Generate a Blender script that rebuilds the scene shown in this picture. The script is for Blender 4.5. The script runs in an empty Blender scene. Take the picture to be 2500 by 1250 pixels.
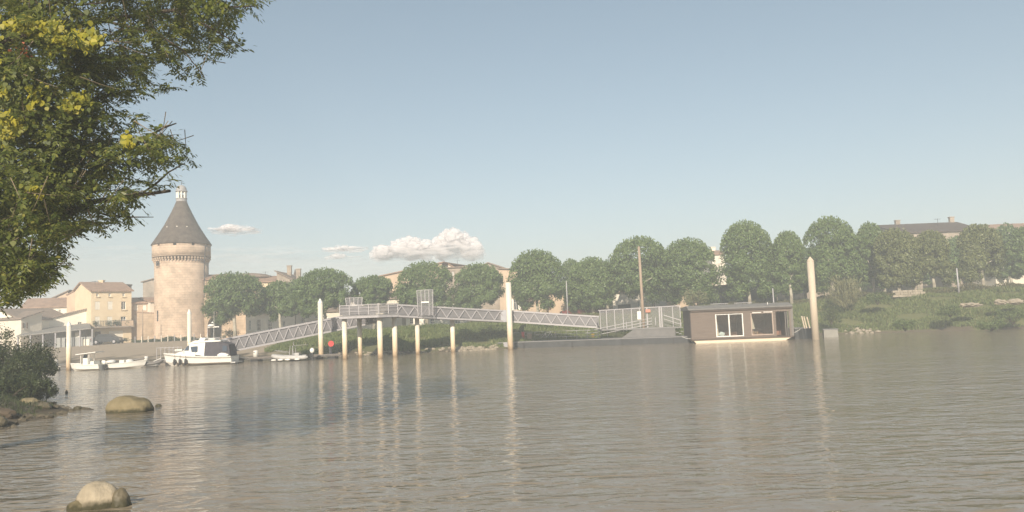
import bpy, bmesh, math, random
import numpy as np
from mathutils import Vector, Matrix, noise as mnoise
random.seed(7); RNG = np.random.default_rng(11)
R = math.radians
scene = bpy.context.scene
# ------------------------------------------------------------------ camera
CAMZ = 2.9
FPX, CX, CY = 1900.0, 1250.0, 625.0           # focal length and centre in photograph pixels
PITCH, ROLL = R(4.7), -math.atan(0.039)
cam_d = bpy.data.cameras.new('camera'); cam_d.sensor_width = 36; cam_d.lens = 36*FPX/2500
cam_d.clip_end = 20000; cam_d.clip_start = 0.1
cam = bpy.data.objects.new('camera', cam_d); scene.collection.objects.link(cam)
CM = Matrix.Rotation(R(90)+PITCH, 4, 'X') @ Matrix.Rotation(ROLL, 4, 'Z')
CM.translation = (0, 0, CAMZ); cam.matrix_world = CM; scene.camera = cam
# ------------------------------------------------------------------ world, sun, exposure
SUN_EL, SUN_AZ = 27.0, 190.0
SKY_STRENGTH, SUN_STRENGTH = 0.118, 5.0
w = bpy.data.worlds.new('World'); scene.world = w; w.use_nodes = True
nt = w.node_tree; nt.nodes.clear()
sky = nt.nodes.new('ShaderNodeTexSky'); sky.sky_type = 'NISHITA'; sky.sun_disc = False
sky.sun_elevation = R(SUN_EL); sky.sun_rotation = R(SUN_AZ); sky.dust_density = 1.0; sky.air_density = 1.0; sky.ozone_density = 1.2
bg = nt.nodes.new('ShaderNodeBackground'); bg.inputs[1].default_value = SKY_STRENGTH
ow = nt.nodes.new('ShaderNodeOutputWorld')
hs0 = nt.nodes.new('ShaderNodeHueSaturation'); hs0.inputs['Saturation'].default_value = .88; hs0.inputs['Hue'].default_value = .486; hs0.inputs['Value'].default_value = .93
gm0 = nt.nodes.new('ShaderNodeGamma'); gm0.inputs[1].default_value = .80; nt.links.new(sky.outputs[0], gm0.inputs[0]); nt.links.new(gm0.outputs[0], hs0.inputs['Color']); nt.links.new(hs0.outputs[0], bg.inputs[0]); nt.links.new(bg.outputs[0], ow.inputs[0])
sd = bpy.data.lights.new('sun', 'SUN'); sd.energy = SUN_STRENGTH; sd.angle = R(0.6); sd.color = (1.0, 0.88, 0.73)
so = bpy.data.objects.new('sun', sd); scene.collection.objects.link(so)
sv = Vector((math.sin(R(SUN_AZ))*math.cos(R(SUN_EL)), math.cos(R(SUN_AZ))*math.cos(R(SUN_EL)), math.sin(R(SUN_EL))))
so.rotation_euler = sv.to_track_quat('Z', 'Y').to_euler(); so.location = (-40, -60, 60)
vs = scene.view_settings; vs.view_transform = 'Standard'; vs.look = 'None'; vs.gamma = 1; vs.use_curve_mapping = False
vs.exposure = 0.54
scene.cycles.use_denoising = True
scene.cycles.max_bounces = 7; scene.cycles.volume_bounces = 1; scene.cycles.transparent_max_bounces = 12
scene.cycles.sample_clamp_indirect = 6.0

# ------------------------------------------------------------------ helpers
M3 = CM.to_3x3()
def ray(px, py): return (M3 @ Vector(((px-CX)/FPX, (CY-py)/FPX, -1.0))).normalized()
def W(px, py, Y):                       # place in the world seen at a photo pixel, Y metres across the river
    d = ray(px, py); t = Y/d.y; return Vector((d.x*t, Y, CAMZ+d.z*t))
def G(px, py, z=0.0):
    d = ray(px, py); t = (z-CAMZ)/d.z; return Vector((d.x*t, d.y*t, z))
COL = scene.collection
class MB:
    def __init__(s): s.v = []; s.f = []
    def add(s, vs_, fs_):
        n = len(s.v); s.v += [tuple(p) for p in vs_]; s.f += [tuple(i+n for i in f) for f in fs_]; return s
    def box(s, c, d, M=None):
        x, y, z = d[0]/2, d[1]/2, d[2]/2
        vs_ = [Vector((a*x, b*y, e*z)) for e in (-1, 1) for b in (-1, 1) for a in (-1, 1)]
        if M is not None: vs_ = [M @ p for p in vs_]
        c = Vector(c)
        return s.add([p+c for p in vs_], [(0,2,3,1),(4,5,7,6),(0,1,5,4),(2,6,7,3),(0,4,6,2),(1,3,7,5)])
    def tube(s, pts, r, n=8, cap=True):
        pts = [Vector(p) for p in pts]; k = len(pts)
        rr = r if isinstance(r, (list, tuple)) else [r]*k
        base = len(s.v); prev = None
        for i, p in enumerate(pts):
            d = (pts[min(i+1, k-1)]-pts[max(i-1, 0)]).normalized()
            a = Vector((0, 0, 1)) if abs(d.z) < .9 else Vector((1, 0, 0))
            if prev is None: u = d.cross(a).normalized()
            else: u = (prev-d*prev.dot(d)).normalized()
            prev = u; v = d.cross(u)
            for j in range(n):
                t = 2*math.pi*j/n; s.v.append(tuple(p+(u*math.cos(t)+v*math.sin(t))*rr[i]))
        for i in range(k-1):
            for j in range(n):
                a = base+i*n+j; b = base+i*n+(j+1) % n; s.f.append((a, b, b+n, a+n))
        if cap:
            s.f.append(tuple(base+j for j in reversed(range(n)))); s.f.append(tuple(base+(k-1)*n+j for j in range(n)))
        return s
    def lathe(s, prof, n=32, c=(0, 0, 0)):
        base = len(s.v); c = Vector(c)
        for r_, z in prof:
            for j in range(n):
                t = 2*math.pi*j/n; s.v.append((c.x+r_*math.cos(t), c.y+r_*math.sin(t), c.z+z))
        for i in range(len(prof)-1):
            for j in range(n):
                a = base+i*n+j; b = base+i*n+(j+1) % n; s.f.append((a, b, b+n, a+n))
        s.f.append(tuple(base+j for j in reversed(range(n)))); s.f.append(tuple(base+(len(prof)-1)*n+j for j in range(n)))
        return s
    def prism(s, poly, ext):            # poly: list of 3d points, ext: vector
        n = len(poly); ext = Vector(ext)
        return s.add([Vector(p) for p in poly]+[Vector(p)+ext for p in poly],
                     [tuple(reversed(range(n))), tuple(range(n, 2*n))]+[(i, (i+1) % n, n+(i+1) % n, n+i) for i in range(n)])
    def blob(s, c, d, sub=2, amp=.2, seed=0, fr=1.5):
        bm = bmesh.new(); bmesh.ops.create_icosphere(bm, subdivisions=sub, radius=1)
        vs_ = []
        for v in bm.verts:
            k = 1+amp*mnoise.noise(v.co*fr+Vector((seed*7.3, seed*3.1, seed)))+amp*.5*mnoise.noise(v.co*fr*2.7+Vector((seed, 5, 1)))
            vs_.append((c[0]+v.co.x*d[0]*k, c[1]+v.co.y*d[1]*k, c[2]+v.co.z*d[2]*k))
        fs_ = [tuple(v.index for v in f.verts) for f in bm.faces]; bm.free()
        return s.add(vs_, fs_)
    def build(s, name, m, parent=None, smooth=False, loc=None, fix=True):
        me = bpy.data.meshes.new(name); me.from_pydata(s.v, [], s.f)
        if fix:
            bm = bmesh.new(); bm.from_mesh(me); bmesh.ops.recalc_face_normals(bm, faces=bm.faces); bm.to_mesh(me); bm.free()
        if smooth:
            me.polygons.foreach_set('use_smooth', [True]*len(me.polygons))
        me.materials.append(m); o = bpy.data.objects.new(name, me); COL.objects.link(o)
        if parent is not None: o.parent = parent
        if loc is not None: o.location = loc
        return o
def quads(name, V, m, parent=None, tri=False):          # V: (N,k,3) array of separate polygons
    V = np.asarray(V, dtype=np.float32); N, k, _ = V.shape
    me = bpy.data.meshes.new(name); me.vertices.add(N*k); me.vertices.foreach_set('co', V.reshape(-1))
    me.loops.add(N*k); me.loops.foreach_set('vertex_index', np.arange(N*k, dtype=np.int32))
    me.polygons.add(N); me.polygons.foreach_set('loop_start', np.arange(0, N*k, k, dtype=np.int32))
    me.polygons.foreach_set('loop_total', np.full(N, k, dtype=np.int32)); me.update(calc_edges=True)
    me.materials.append(m); o = bpy.data.objects.new(name, me); COL.objects.link(o)
    if parent is not None: o.parent = parent
    return o
def tag(o, label=None, cat=None, group=None, kind=None):
    if label: o['label'] = label
    if cat: o['category'] = cat
    if group: o['group'] = group
    if kind: o['kind'] = kind
    return o
def empty(name, loc=(0, 0, 0), rz=0, label=None, cat=None, group=None):
    o = bpy.data.objects.new(name, None); COL.objects.link(o); o.location = loc; o.rotation_euler = (0, 0, rz)
    o.empty_display_size = .2
    return tag(o, label, cat, group)
def norm(a): return a/np.maximum(np.linalg.norm(a, axis=-1, keepdims=True), 1e-9)
def leaves(C, D, Nn, L, Wd):            # diamond leaves: centre, long axis, normal
    D = norm(D); S = norm(np.cross(D, Nn)); L = np.reshape(L, (-1, 1)); Wd = np.reshape(Wd, (-1, 1)); U = norm(np.cross(S, D))
    return np.stack([C-D*L*.5, C+S*Wd*.5+U*Wd*.12, C+D*L*.5, C-S*Wd*.5+U*Wd*.12], 1)
# ------------------------------------------------------------------ materials
MATS = {}
def mat(name, col, rough=.7, var=.12, scale=3.0, bump=0.0, metal=0.0, spec=.3, col2=None, bscale=None, stretch=None, detail=5):
    if name in MATS: return MATS[name]
    m = bpy.data.materials.new(name); m.use_nodes = True; n = m.node_tree; b = n.nodes['Principled BSDF']
    b.inputs['Roughness'].default_value = rough; b.inputs['Metallic'].default_value = metal
    b.inputs['Specular IOR Level'].default_value = spec
    tc = n.nodes.new('ShaderNodeTexCoord'); mp = n.nodes.new('ShaderNodeMapping'); n.links.new(tc.outputs['Object'], mp.inputs[0])
    if stretch: mp.inputs['Scale'].default_value = stretch
    tx = n.nodes.new('ShaderNodeTexNoise'); tx.inputs['Scale'].default_value = scale; tx.inputs['Detail'].default_value = detail
    tx.inputs['Roughness'].default_value = .6
    n.links.new(mp.outputs[0], tx.inputs[0])
    cr = n.nodes.new('ShaderNodeValToRGB'); c2 = col2 or tuple(min(1, c*(1+var)) for c in col)
    cr.color_ramp.elements[0].position = .3; cr.color_ramp.elements[1].position = .7
    cr.color_ramp.elements[0].color = (*[c*(1-var) for c in col], 1) if not col2 else (*col, 1); cr.color_ramp.elements[1].color = (*c2, 1)
    n.links.new(tx.outputs[0], cr.inputs[0]); n.links.new(cr.outputs[0], b.inputs['Base Color'])
    if bump:
        t2 = n.nodes.new('ShaderNodeTexNoise'); t2.inputs['Scale'].default_value = bscale or scale*4; t2.inputs['Detail'].default_value = 6
        n.links.new(mp.outputs[0], t2.inputs[0])
        bp = n.nodes.new('ShaderNodeBump'); bp.inputs['Strength'].default_value = bump; bp.inputs['Distance'].default_value = .05
        n.links.new(t2.outputs[0], bp.inputs['Height']); n.links.new(bp.outputs[0], b.inputs['Normal'])
    MATS[name] = m; return m
def leafmat(name, c1, c2, trans=.35, rough=.55, c3=None):
    m = bpy.data.materials.new(name); m.use_nodes = True; n = m.node_tree; b = n.nodes['Principled BSDF']; out = n.nodes['Material Output']
    g = n.nodes.new('ShaderNodeNewGeometry'); cr = n.nodes.new('ShaderNodeValToRGB')
    cr.color_ramp.elements[0].color = (*c1, 1); cr.color_ramp.elements[1].color = (*c2, 1)
    if c3: e = cr.color_ramp.elements.new(.9); e.color = (*c2, 1); cr.color_ramp.elements[2].color = (*c3, 1)
    n.links.new(g.outputs['Random Per Island'], cr.inputs[0]); n.links.new(cr.outputs[0], b.inputs['Base Color'])
    b.inputs['Roughness'].default_value = rough; b.inputs['Specular IOR Level'].default_value = .35
    t = n.nodes.new('ShaderNodeBsdfTranslucent'); n.links.new(cr.outputs[0], t.inputs[0])
    mx = n.nodes.new('ShaderNodeMixShader'); mx.inputs[0].default_value = trans
    n.links.new(b.outputs[0], mx.inputs[1]); n.links.new(t.outputs[0], mx.inputs[2]); n.links.new(mx.outputs[0], out.inputs[0])
    return m
def stone_mat(name, c1, c2, cyl=None, bw=.75, bh=.38, blotch=.35, strength=.5):
    m = bpy.data.materials.new(name); m.use_nodes = True; n = m.node_tree; b = n.nodes['Principled BSDF']; lk = n.links.new
    b.inputs['Roughness'].default_value = .9; b.inputs['Specular IOR Level'].default_value = .15
    tc = n.nodes.new('ShaderNodeTexCoord'); sp = n.nodes.new('ShaderNodeSeparateXYZ'); lk(tc.outputs['Object'], sp.inputs[0])
    cb = n.nodes.new('ShaderNodeCombineXYZ')
    if cyl:
        at = n.nodes.new('ShaderNodeMath'); at.operation = 'ARCTAN2'; lk(sp.outputs[0], at.inputs[0]); lk(sp.outputs[1], at.inputs[1])
        ml = n.nodes.new('ShaderNodeMath'); ml.operation = 'MULTIPLY'; ml.inputs[1].default_value = cyl; lk(at.outputs[0], ml.inputs[0]); lk(ml.outputs[0], cb.inputs[0])
    else: lk(sp.outputs[0], cb.inputs[0])
    lk(sp.outputs[2], cb.inputs[1])
    br = n.nodes.new('ShaderNodeTexBrick'); lk(cb.outputs[0], br.inputs[0]); br.inputs['Scale'].default_value = 1
    br.inputs['Brick Width'].default_value = bw; br.inputs['Row Height'].default_value = bh; br.inputs['Mortar Size'].default_value = .02
    br.inputs['Color1'].default_value = (*c1, 1); br.inputs['Color2'].default_value = (*c2, 1); br.inputs['Mortar'].default_value = (*[c*.8 for c in c1], 1)
    tx = n.nodes.new('ShaderNodeTexNoise'); lk(tc.outputs['Object'], tx.inputs[0]); tx.inputs['Scale'].default_value = .55; tx.inputs['Detail'].default_value = 9; tx.inputs['Roughness'].default_value = .68
    cr = n.nodes.new('ShaderNodeValToRGB'); cr.color_ramp.elements[0].position = .36; cr.color_ramp.elements[1].position = .64
    cr.color_ramp.elements[0].color = (1-blotch, 1-blotch*1.05, 1-blotch*1.15, 1); cr.color_ramp.elements[1].color = (1.08, 1.04, 1, 1); lk(tx.outputs[0], cr.inputs[0])
    mx = n.nodes.new('ShaderNodeMix'); mx.data_type = 'RGBA'; mx.blend_type = 'MULTIPLY'; mx.inputs[0].default_value = 1
    lk(br.outputs[0], mx.inputs[6]); lk(cr.outputs[0], mx.inputs[7]); lk(mx.outputs[2], b.inputs['Base Color'])
    ad = n.nodes.new('ShaderNodeMath'); ad.operation = 'MULTIPLY_ADD'; lk(tx.outputs[0], ad.inputs[0]); ad.inputs[1].default_value = 2.0; lk(br.outputs['Fac'], ad.inputs[2])
    bp = n.nodes.new('ShaderNodeBump'); bp.inputs['Strength'].default_value = strength; bp.inputs['Distance'].default_value = .04; bp.invert = True
    lk(br.outputs['Fac'], bp.inputs['Height']); lk(bp.outputs[0], b.inputs['Normal'])
    return m
def tile_mat(name, c1, c2, ax=0, pitch=3.2):
    m = bpy.data.materials.new(name); m.use_nodes = True; n = m.node_tree; b = n.nodes['Principled BSDF']; lk = n.links.new
    b.inputs['Roughness'].default_value = .85; b.inputs['Specular IOR Level'].default_value = .2
    tc = n.nodes.new('ShaderNodeTexCoord')
    tx = n.nodes.new('ShaderNodeTexNoise'); lk(tc.outputs['Object'], tx.inputs[0]); tx.inputs['Scale'].default_value = 1.4; tx.inputs['Detail'].default_value = 8; tx.inputs['Roughness'].default_value = .7
    cr = n.nodes.new('ShaderNodeValToRGB'); cr.color_ramp.elements[0].position = .35; cr.color_ramp.elements[1].position = .66
    cr.color_ramp.elements[0].color = (*c1, 1); cr.color_ramp.elements[1].color = (*c2, 1); lk(tx.outputs[0], cr.inputs[0]); lk(cr.outputs[0], b.inputs['Base Color'])
    wv = n.nodes.new('ShaderNodeTexWave'); wv.bands_direction = 'XYZ'[ax]; wv.inputs['Scale'].default_value = pitch/2; wv.inputs['Distortion'].default_value = .4
    lk(tc.outputs['Object'], wv.inputs[0]); bp = n.nodes.new('ShaderNodeBump'); bp.inputs['Strength'].default_value = .6; bp.inputs['Distance'].default_value = .08
    lk(wv.outputs[1], bp.inputs['Height']); lk(bp.outputs[0], b.inputs['Normal'])
    return m
def glass_mat(name, c=(.03, .035, .04), rough=.06):
    m = bpy.data.materials.new(name); m.use_nodes = True; b = m.node_tree.nodes['Principled BSDF']
    b.inputs['Base Color'].default_value = (*c, 1); b.inputs['Roughness'].default_value = rough; b.inputs['Specular IOR Level'].default_value = .5
    return m
galv = mat('galvanised_steel', (.32, .31, .32), .55, .15, 2.5, metal=.25)
galv_l = mat('pale_painted_steel', (.37, .355, .36), .55, .1, 2.0)
deckgrey = mat('grey_grating', (.21, .205, .20), .8, .12, 6)
darkhull = mat('dark_steel_hull', (.045, .048, .05), .6, .3, 1.5)
white = mat('white_gelcoat', (.78, .76, .70), .3, .05, 1.5, spec=.5)
offwhite = mat('offwhite_plastic', (.7, .68, .62), .45, .08, 2)
blackp = mat('black_plastic', (.03, .03, .032), .5, .2, 3)
canvas = mat('dark_canvas', (.07, .065, .075), .9, .2, 4)
greytube = mat('grey_inflatable_tube', (.45, .44, .42), .6, .1, 3)
fglass = glass_mat('window_glass')
bglass = glass_mat('boat_glass', (.05, .07, .10), .08)
cream = mat('cream_render', (.62, .50, .33), .9, .12, .8, bump=.2, col2=(.70, .58, .40))
paleplaster = mat('pale_plaster', (.66, .60, .50), .9, .1, .7, bump=.2)
whiteplaster = mat('white_plaster', (.78, .73, .62), .9, .08, .7, bump=.2)
tanwall = mat('tan_render', (.50, .38, .27), .9, .14, .8, bump=.3)
greystone = stone_mat('grey_limestone_wall', (.40, .35, .29), (.35, .30, .25), bw=.9, bh=.4)
buffstone = stone_mat('buff_stone_wall', (.52, .41, .30), (.46, .36, .26), bw=.8, bh=.4)
towerstone = stone_mat('tower_limestone', (.60, .48, .37), (.55, .43, .33), cyl=4.0, blotch=.34, strength=.7)
tiles = tile_mat('clay_roof_tiles', (.26, .17, .12), (.40, .27, .19))
tiles_y = tile_mat('clay_roof_tiles_side', (.26, .17, .12), (.40, .27, .19), ax=1)
tiles_grey = tile_mat('weathered_roof_tiles', (.20, .155, .12), (.31, .24, .19))
shutterm = mat('shutter_paint', (.74, .70, .60), .7, .06, 3)
shutterb = mat('brown_shutter_paint', (.16, .10, .07), .7, .1, 3)
framem = mat('window_frame_paint', (.72, .70, .64), .6, .05, 3)
doorbrown = mat('brown_door_paint', (.10, .055, .04), .6, .1, 3)
woodpole = mat('weathered_wood', (.30, .23, .17), .9, .25, 2, stretch=(6, 6, .6))
iron = mat('dark_iron', (.05, .05, .055), .6, .2, 3)
barkm = mat('dark_bark', (.075, .06, .045), .95, .3, 5, bump=.6, stretch=(3, 3, .7))
planebark = mat('plane_tree_bark', (.22, .19, .14), .9, .2, 2.2, col2=(.50, .47, .38), stretch=(1, 1, .6))
redp = mat('red_paint', (.55, .05, .045), .5, .1, 3)
carred = mat('car_red_paint', (.16, .035, .03), .35, .08, 3, spec=.5)
cardark = mat('car_dark_paint', (.03, .033, .04), .3, .1, 3, spec=.5)
rubber = mat('tyre_rubber', (.02, .02, .02), .9, .1, 5)
yellowp = mat('yellow_sign_paint', (.75, .48, .06), .5, .05, 4)

# ------------------------------------------------------------------ terrain
def interp(x, xs, ys): return np.interp(x, xs, ys)
SX = [-600, -80, -60, -45, -36, -25, -15, -5, 5, 20, 32, 40, 50, 70, 120, 600]
SY = [100, 94, 91, 86, 82, 79.5, 78, 78.5, 81, 84, 86, 84.5, 80, 74, 70, 60]
TX = [-600, -60, -35, -25, -15, -5, 5, 20, 35, 50, 600]
TZ = [1.75, 1.75, 1.8, 1.95, 2.2, 2.5, 2.8, 3.25, 3.7, 4.3, 4.8]
WX = [-600, -45, -30, -20, 0, 20, 600]; WW = [22, 20, 16, 13, 11, 11, 13]
EY = [-60, 0, 10, 20, 25, 28, 31, 34, 37, 41, 50, 62, 80, 600]
EX = [-11, -12, -13, -15, -16.9, -17.2, -17.5, -20.0, -22.5, -25.5, -37, -60, -120, -900]
def terrain_z(X, Y):
    X = np.asarray(X, dtype=float); Y = np.asarray(Y, dtype=float)
    s = Y-interp(X, SX, SY); t = np.clip(s/interp(X, WX, WW), 0, 1)
    prof = np.where(X < -22, t, 1-(1-t)**1.7)
    far = np.where(s < 0, np.maximum(-1.3, s*.22), interp(X, TX, TZ)*prof)
    wob = .10*np.sin(X*.9+Y*.5)*np.sin(Y*.8-X*.35)*np.clip(t*4, 0, 1)*(X > -24)*(t < 1)
    e = interp(Y, EY, EX)-X
    near = np.where(e < 0, np.maximum(-1.3, e*.16), np.minimum(2.4, .18*np.minimum(e, 2.0)+.5*np.maximum(e-2.0, 0)))
    near = near + .06*np.sin(X*2.3)*np.sin(Y*1.9)*(e > -1)
    return np.maximum(far+wob, near)
def tz(x, y): return float(terrain_z(x, y))
def gridmesh(name, xs, ys, zf, m):
    XX, YY = np.meshgrid(xs, ys); Z = zf(XX, YY); V = np.stack([XX, YY, Z], -1).reshape(-1, 3)
    nx, ny = len(xs), len(ys); i = np.arange((ny-1)*(nx-1)); r = i//(nx-1); c = i % (nx-1); a = r*nx+c
    F = np.stack([a, a+1, a+nx+1, a+nx], 1).astype(np.int32)
    me = bpy.data.meshes.new(name); me.vertices.add(len(V)); me.vertices.foreach_set('co', V.astype(np.float32).reshape(-1))
    me.loops.add(F.size); me.loops.foreach_set('vertex_index', F.reshape(-1)); me.polygons.add(len(F))
    me.polygons.foreach_set('loop_start', np.arange(0, F.size, 4, dtype=np.int32)); me.polygons.foreach_set('loop_total', np.full(len(F), 4, dtype=np.int32))
    me.polygons.foreach_set('use_smooth', np.ones(len(F), dtype=bool)); me.update(calc_edges=True)
    me.materials.append(m); o = bpy.data.objects.new(name, me); COL.objects.link(o); return o
def ground_material():
    m = bpy.data.materials.new('ground_soil'); m.use_nodes = True; n = m.node_tree; b = n.nodes['Principled BSDF']; lk = n.links.new
    b.inputs['Roughness'].default_value = .9; b.inputs['Specular IOR Level'].default_value = .15
    g = n.nodes.new('ShaderNodeNewGeometry'); sp = n.nodes.new('ShaderNodeSeparateXYZ'); lk(g.outputs['Position'], sp.inputs[0])
    tx = n.nodes.new('ShaderNodeTexNoise'); lk(g.outputs['Position'], tx.inputs[0]); tx.inputs['Scale'].default_value = .5; tx.inputs['Detail'].default_value = 8
    def mr(src, a, b_):
        q = n.nodes.new('ShaderNodeMapRange'); q.inputs[1].default_value = a; q.inputs[2].default_value = b_; lk(src, q.inputs[0]); return q.outputs[0]
    def mixc(f, a, b_):
        q = n.nodes.new('ShaderNodeMix'); q.data_type = 'RGBA'; lk(f, q.inputs[0])
        for s_, k in ((a, 6), (b_, 7)):
            if isinstance(s_, tuple): q.inputs[k].default_value = (*s_, 1)
            else: lk(s_, q.inputs[k])
        return q.outputs[2]
    quay = mixc(tx.outputs[0], (.27, .22, .16), (.38, .31, .23))
    grass = mixc(tx.outputs[0], (.075, .095, .035), (.15, .14, .065))
    mud = mixc(tx.outputs[0], (.075, .062, .042), (.14, .115, .08))
    ad = n.nodes.new('ShaderNodeMath'); ad.operation = 'ADD'; lk(sp.outputs[2], ad.inputs[0]); lk(mr(tx.outputs[0], .3, .7), ad.inputs[1])
    top = mixc(mr(sp.outputs[0], -27, -23), quay, grass)
    c = mixc(mr(ad.outputs[0], .6, .95), mud, top); lk(c, b.inputs['Base Color'])
    bp = n.nodes.new('ShaderNodeBump'); bp.inputs['Strength'].default_value = .4; bp.inputs['Distance'].default_value = .1
    t2 = n.nodes.new('ShaderNodeTexNoise'); lk(g.outputs['Position'], t2.inputs[0]); t2.inputs['Scale'].default_value = 3; t2.inputs['Detail'].default_value = 8
    lk(t2.outputs[0], bp.inputs['Height']); lk(bp.outputs[0], b.inputs['Normal'])
    return m
xs = np.concatenate([[-600, -400, -250, -160], np.arange(-120, 120, .8), [160, 250, 400, 600]])
ys = np.concatenate([[-60, -30, -10], np.arange(0, 62, .8), np.arange(62, 110, .6), np.arange(112, 180, 6), [220, 300, 420, 600]])
tag(gridmesh('ground', xs, ys, terrain_z, ground_material()), 'river banks and quay ground sloping into the water', kind='structure')

# water: real ripples as displaced geometry near, bump further out
def water_material():
    m = bpy.data.materials.new('river_water'); m.use_nodes = True; n = m.node_tree; b = n.nodes['Principled BSDF']; lk = n.links.new
    b.inputs['Base Color'].default_value = (.225, .185, .13, 1); b.inputs['Roughness'].default_value = .09; b.inputs['IOR'].default_value = 1.333
    b.inputs['Specular IOR Level'].default_value = .5
    g = n.nodes.new('ShaderNodeNewGeometry')
    def nz(scale, rot, st, det=3, dist=0.0):
        mp = n.nodes.new('ShaderNodeMapping'); mp.inputs['Rotation'].default_value = (0, 0, R(rot)); mp.inputs['Scale'].default_value = st
        lk(g.outputs['Position'], mp.inputs[0])
        t = n.nodes.new('ShaderNodeTexNoise'); t.inputs['Scale'].default_value = scale; t.inputs['Detail'].default_value = det; t.inputs['Distortion'].default_value = dist
        lk(mp.outputs[0], t.inputs[0]); return t.outputs[0]
    def mth(op, a, b_):
        q = n.nodes.new('ShaderNodeMath'); q.operation = op
        for k, s_ in enumerate((a, b_)):
            if isinstance(s_, (int, float)): q.inputs[k].default_value = s_
            else: lk(s_, q.inputs[k])
        return q.outputs[0]
    a = nz(1.9, -16, (.38, 1, 1), 2.5, .9); c = nz(5.5, -12, (.45, 1, 1), 2, .5); d = nz(.32, 20, (.6, 1, 1), 2)
    patch = nz(.045, 30, (1, 1, 1), 2)
    q = n.nodes.new('ShaderNodeMapRange'); lk(patch, q.inputs[0]); q.inputs[1].default_value = .35; q.inputs[2].default_value = .65; q.inputs[3].default_value = .55; q.inputs[4].default_value = 1.35
    h = mth('ADD', mth('MULTIPLY', a, .10), mth('MULTIPLY', c, .022)); h = mth('MULTIPLY', h, q.outputs[0]); h = mth('ADD', h, mth('MULTIPLY', d, .09))
    bp = n.nodes.new('ShaderNodeBump'); bp.inputs['Strength'].default_value = 1; bp.inputs['Distance'].default_value = 1.0
    lk(h, bp.inputs['Height']); lk(bp.outputs[0], b.inputs['Normal'])
    return m
wxs = np.array([-600, -300, -100, -40, 0, 40, 100, 300, 600]); wys = np.array([-60, 0, 20, 40, 60, 80, 120])
tag(gridmesh('river_water', wxs, wys, lambda X, Y: X*0, water_material()), 'brown rippled river water', kind='structure')

# ------------------------------------------------------------------ buildings
def facade(A, B, zt, holes, depth=.25, zb=None):   # wall from A to B (base points), openings as (s0,s1,z0,z1)
    A = Vector(A); B = Vector(B); u = Vector((B.x-A.x, B.y-A.y, 0)); L = u.length; u.normalize(); n = Vector((-u.y, u.x, 0))   # n points away from the river
    zb = A.z if zb is None else zb
    ss = sorted({0, L} | {h[0] for h in holes} | {h[1] for h in holes}); zs = sorted({zb, zt} | {h[2] for h in holes} | {h[3] for h in holes})
    mb = MB(); P = lambda s, z, d=0: Vector((A.x, A.y, 0))+u*s+n*d+Vector((0, 0, z))
    for i in range(len(ss)-1):
        for j in range(len(zs)-1):
            sm, zm = (ss[i]+ss[i+1])/2, (zs[j]+zs[j+1])/2
            if any(h[0] < sm < h[1] and h[2] < zm < h[3] for h in holes): continue
            mb.add([P(ss[i], zs[j]), P(ss[i+1], zs[j]), P(ss[i+1], zs[j+1]), P(ss[i], zs[j+1])], [(0, 1, 2, 3)])
    for s0, s1, z0, z1 in holes:
        q = [(s0, z0), (s1, z0), (s1, z1), (s0, z1)]
        for k in range(4):
            a, b = q[k], q[(k+1) % 4]
            mb.add([P(*a), P(*b), P(*b, depth), P(*a, depth)], [(0, 1, 2, 3)])
    return mb, u, n, L, P
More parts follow.
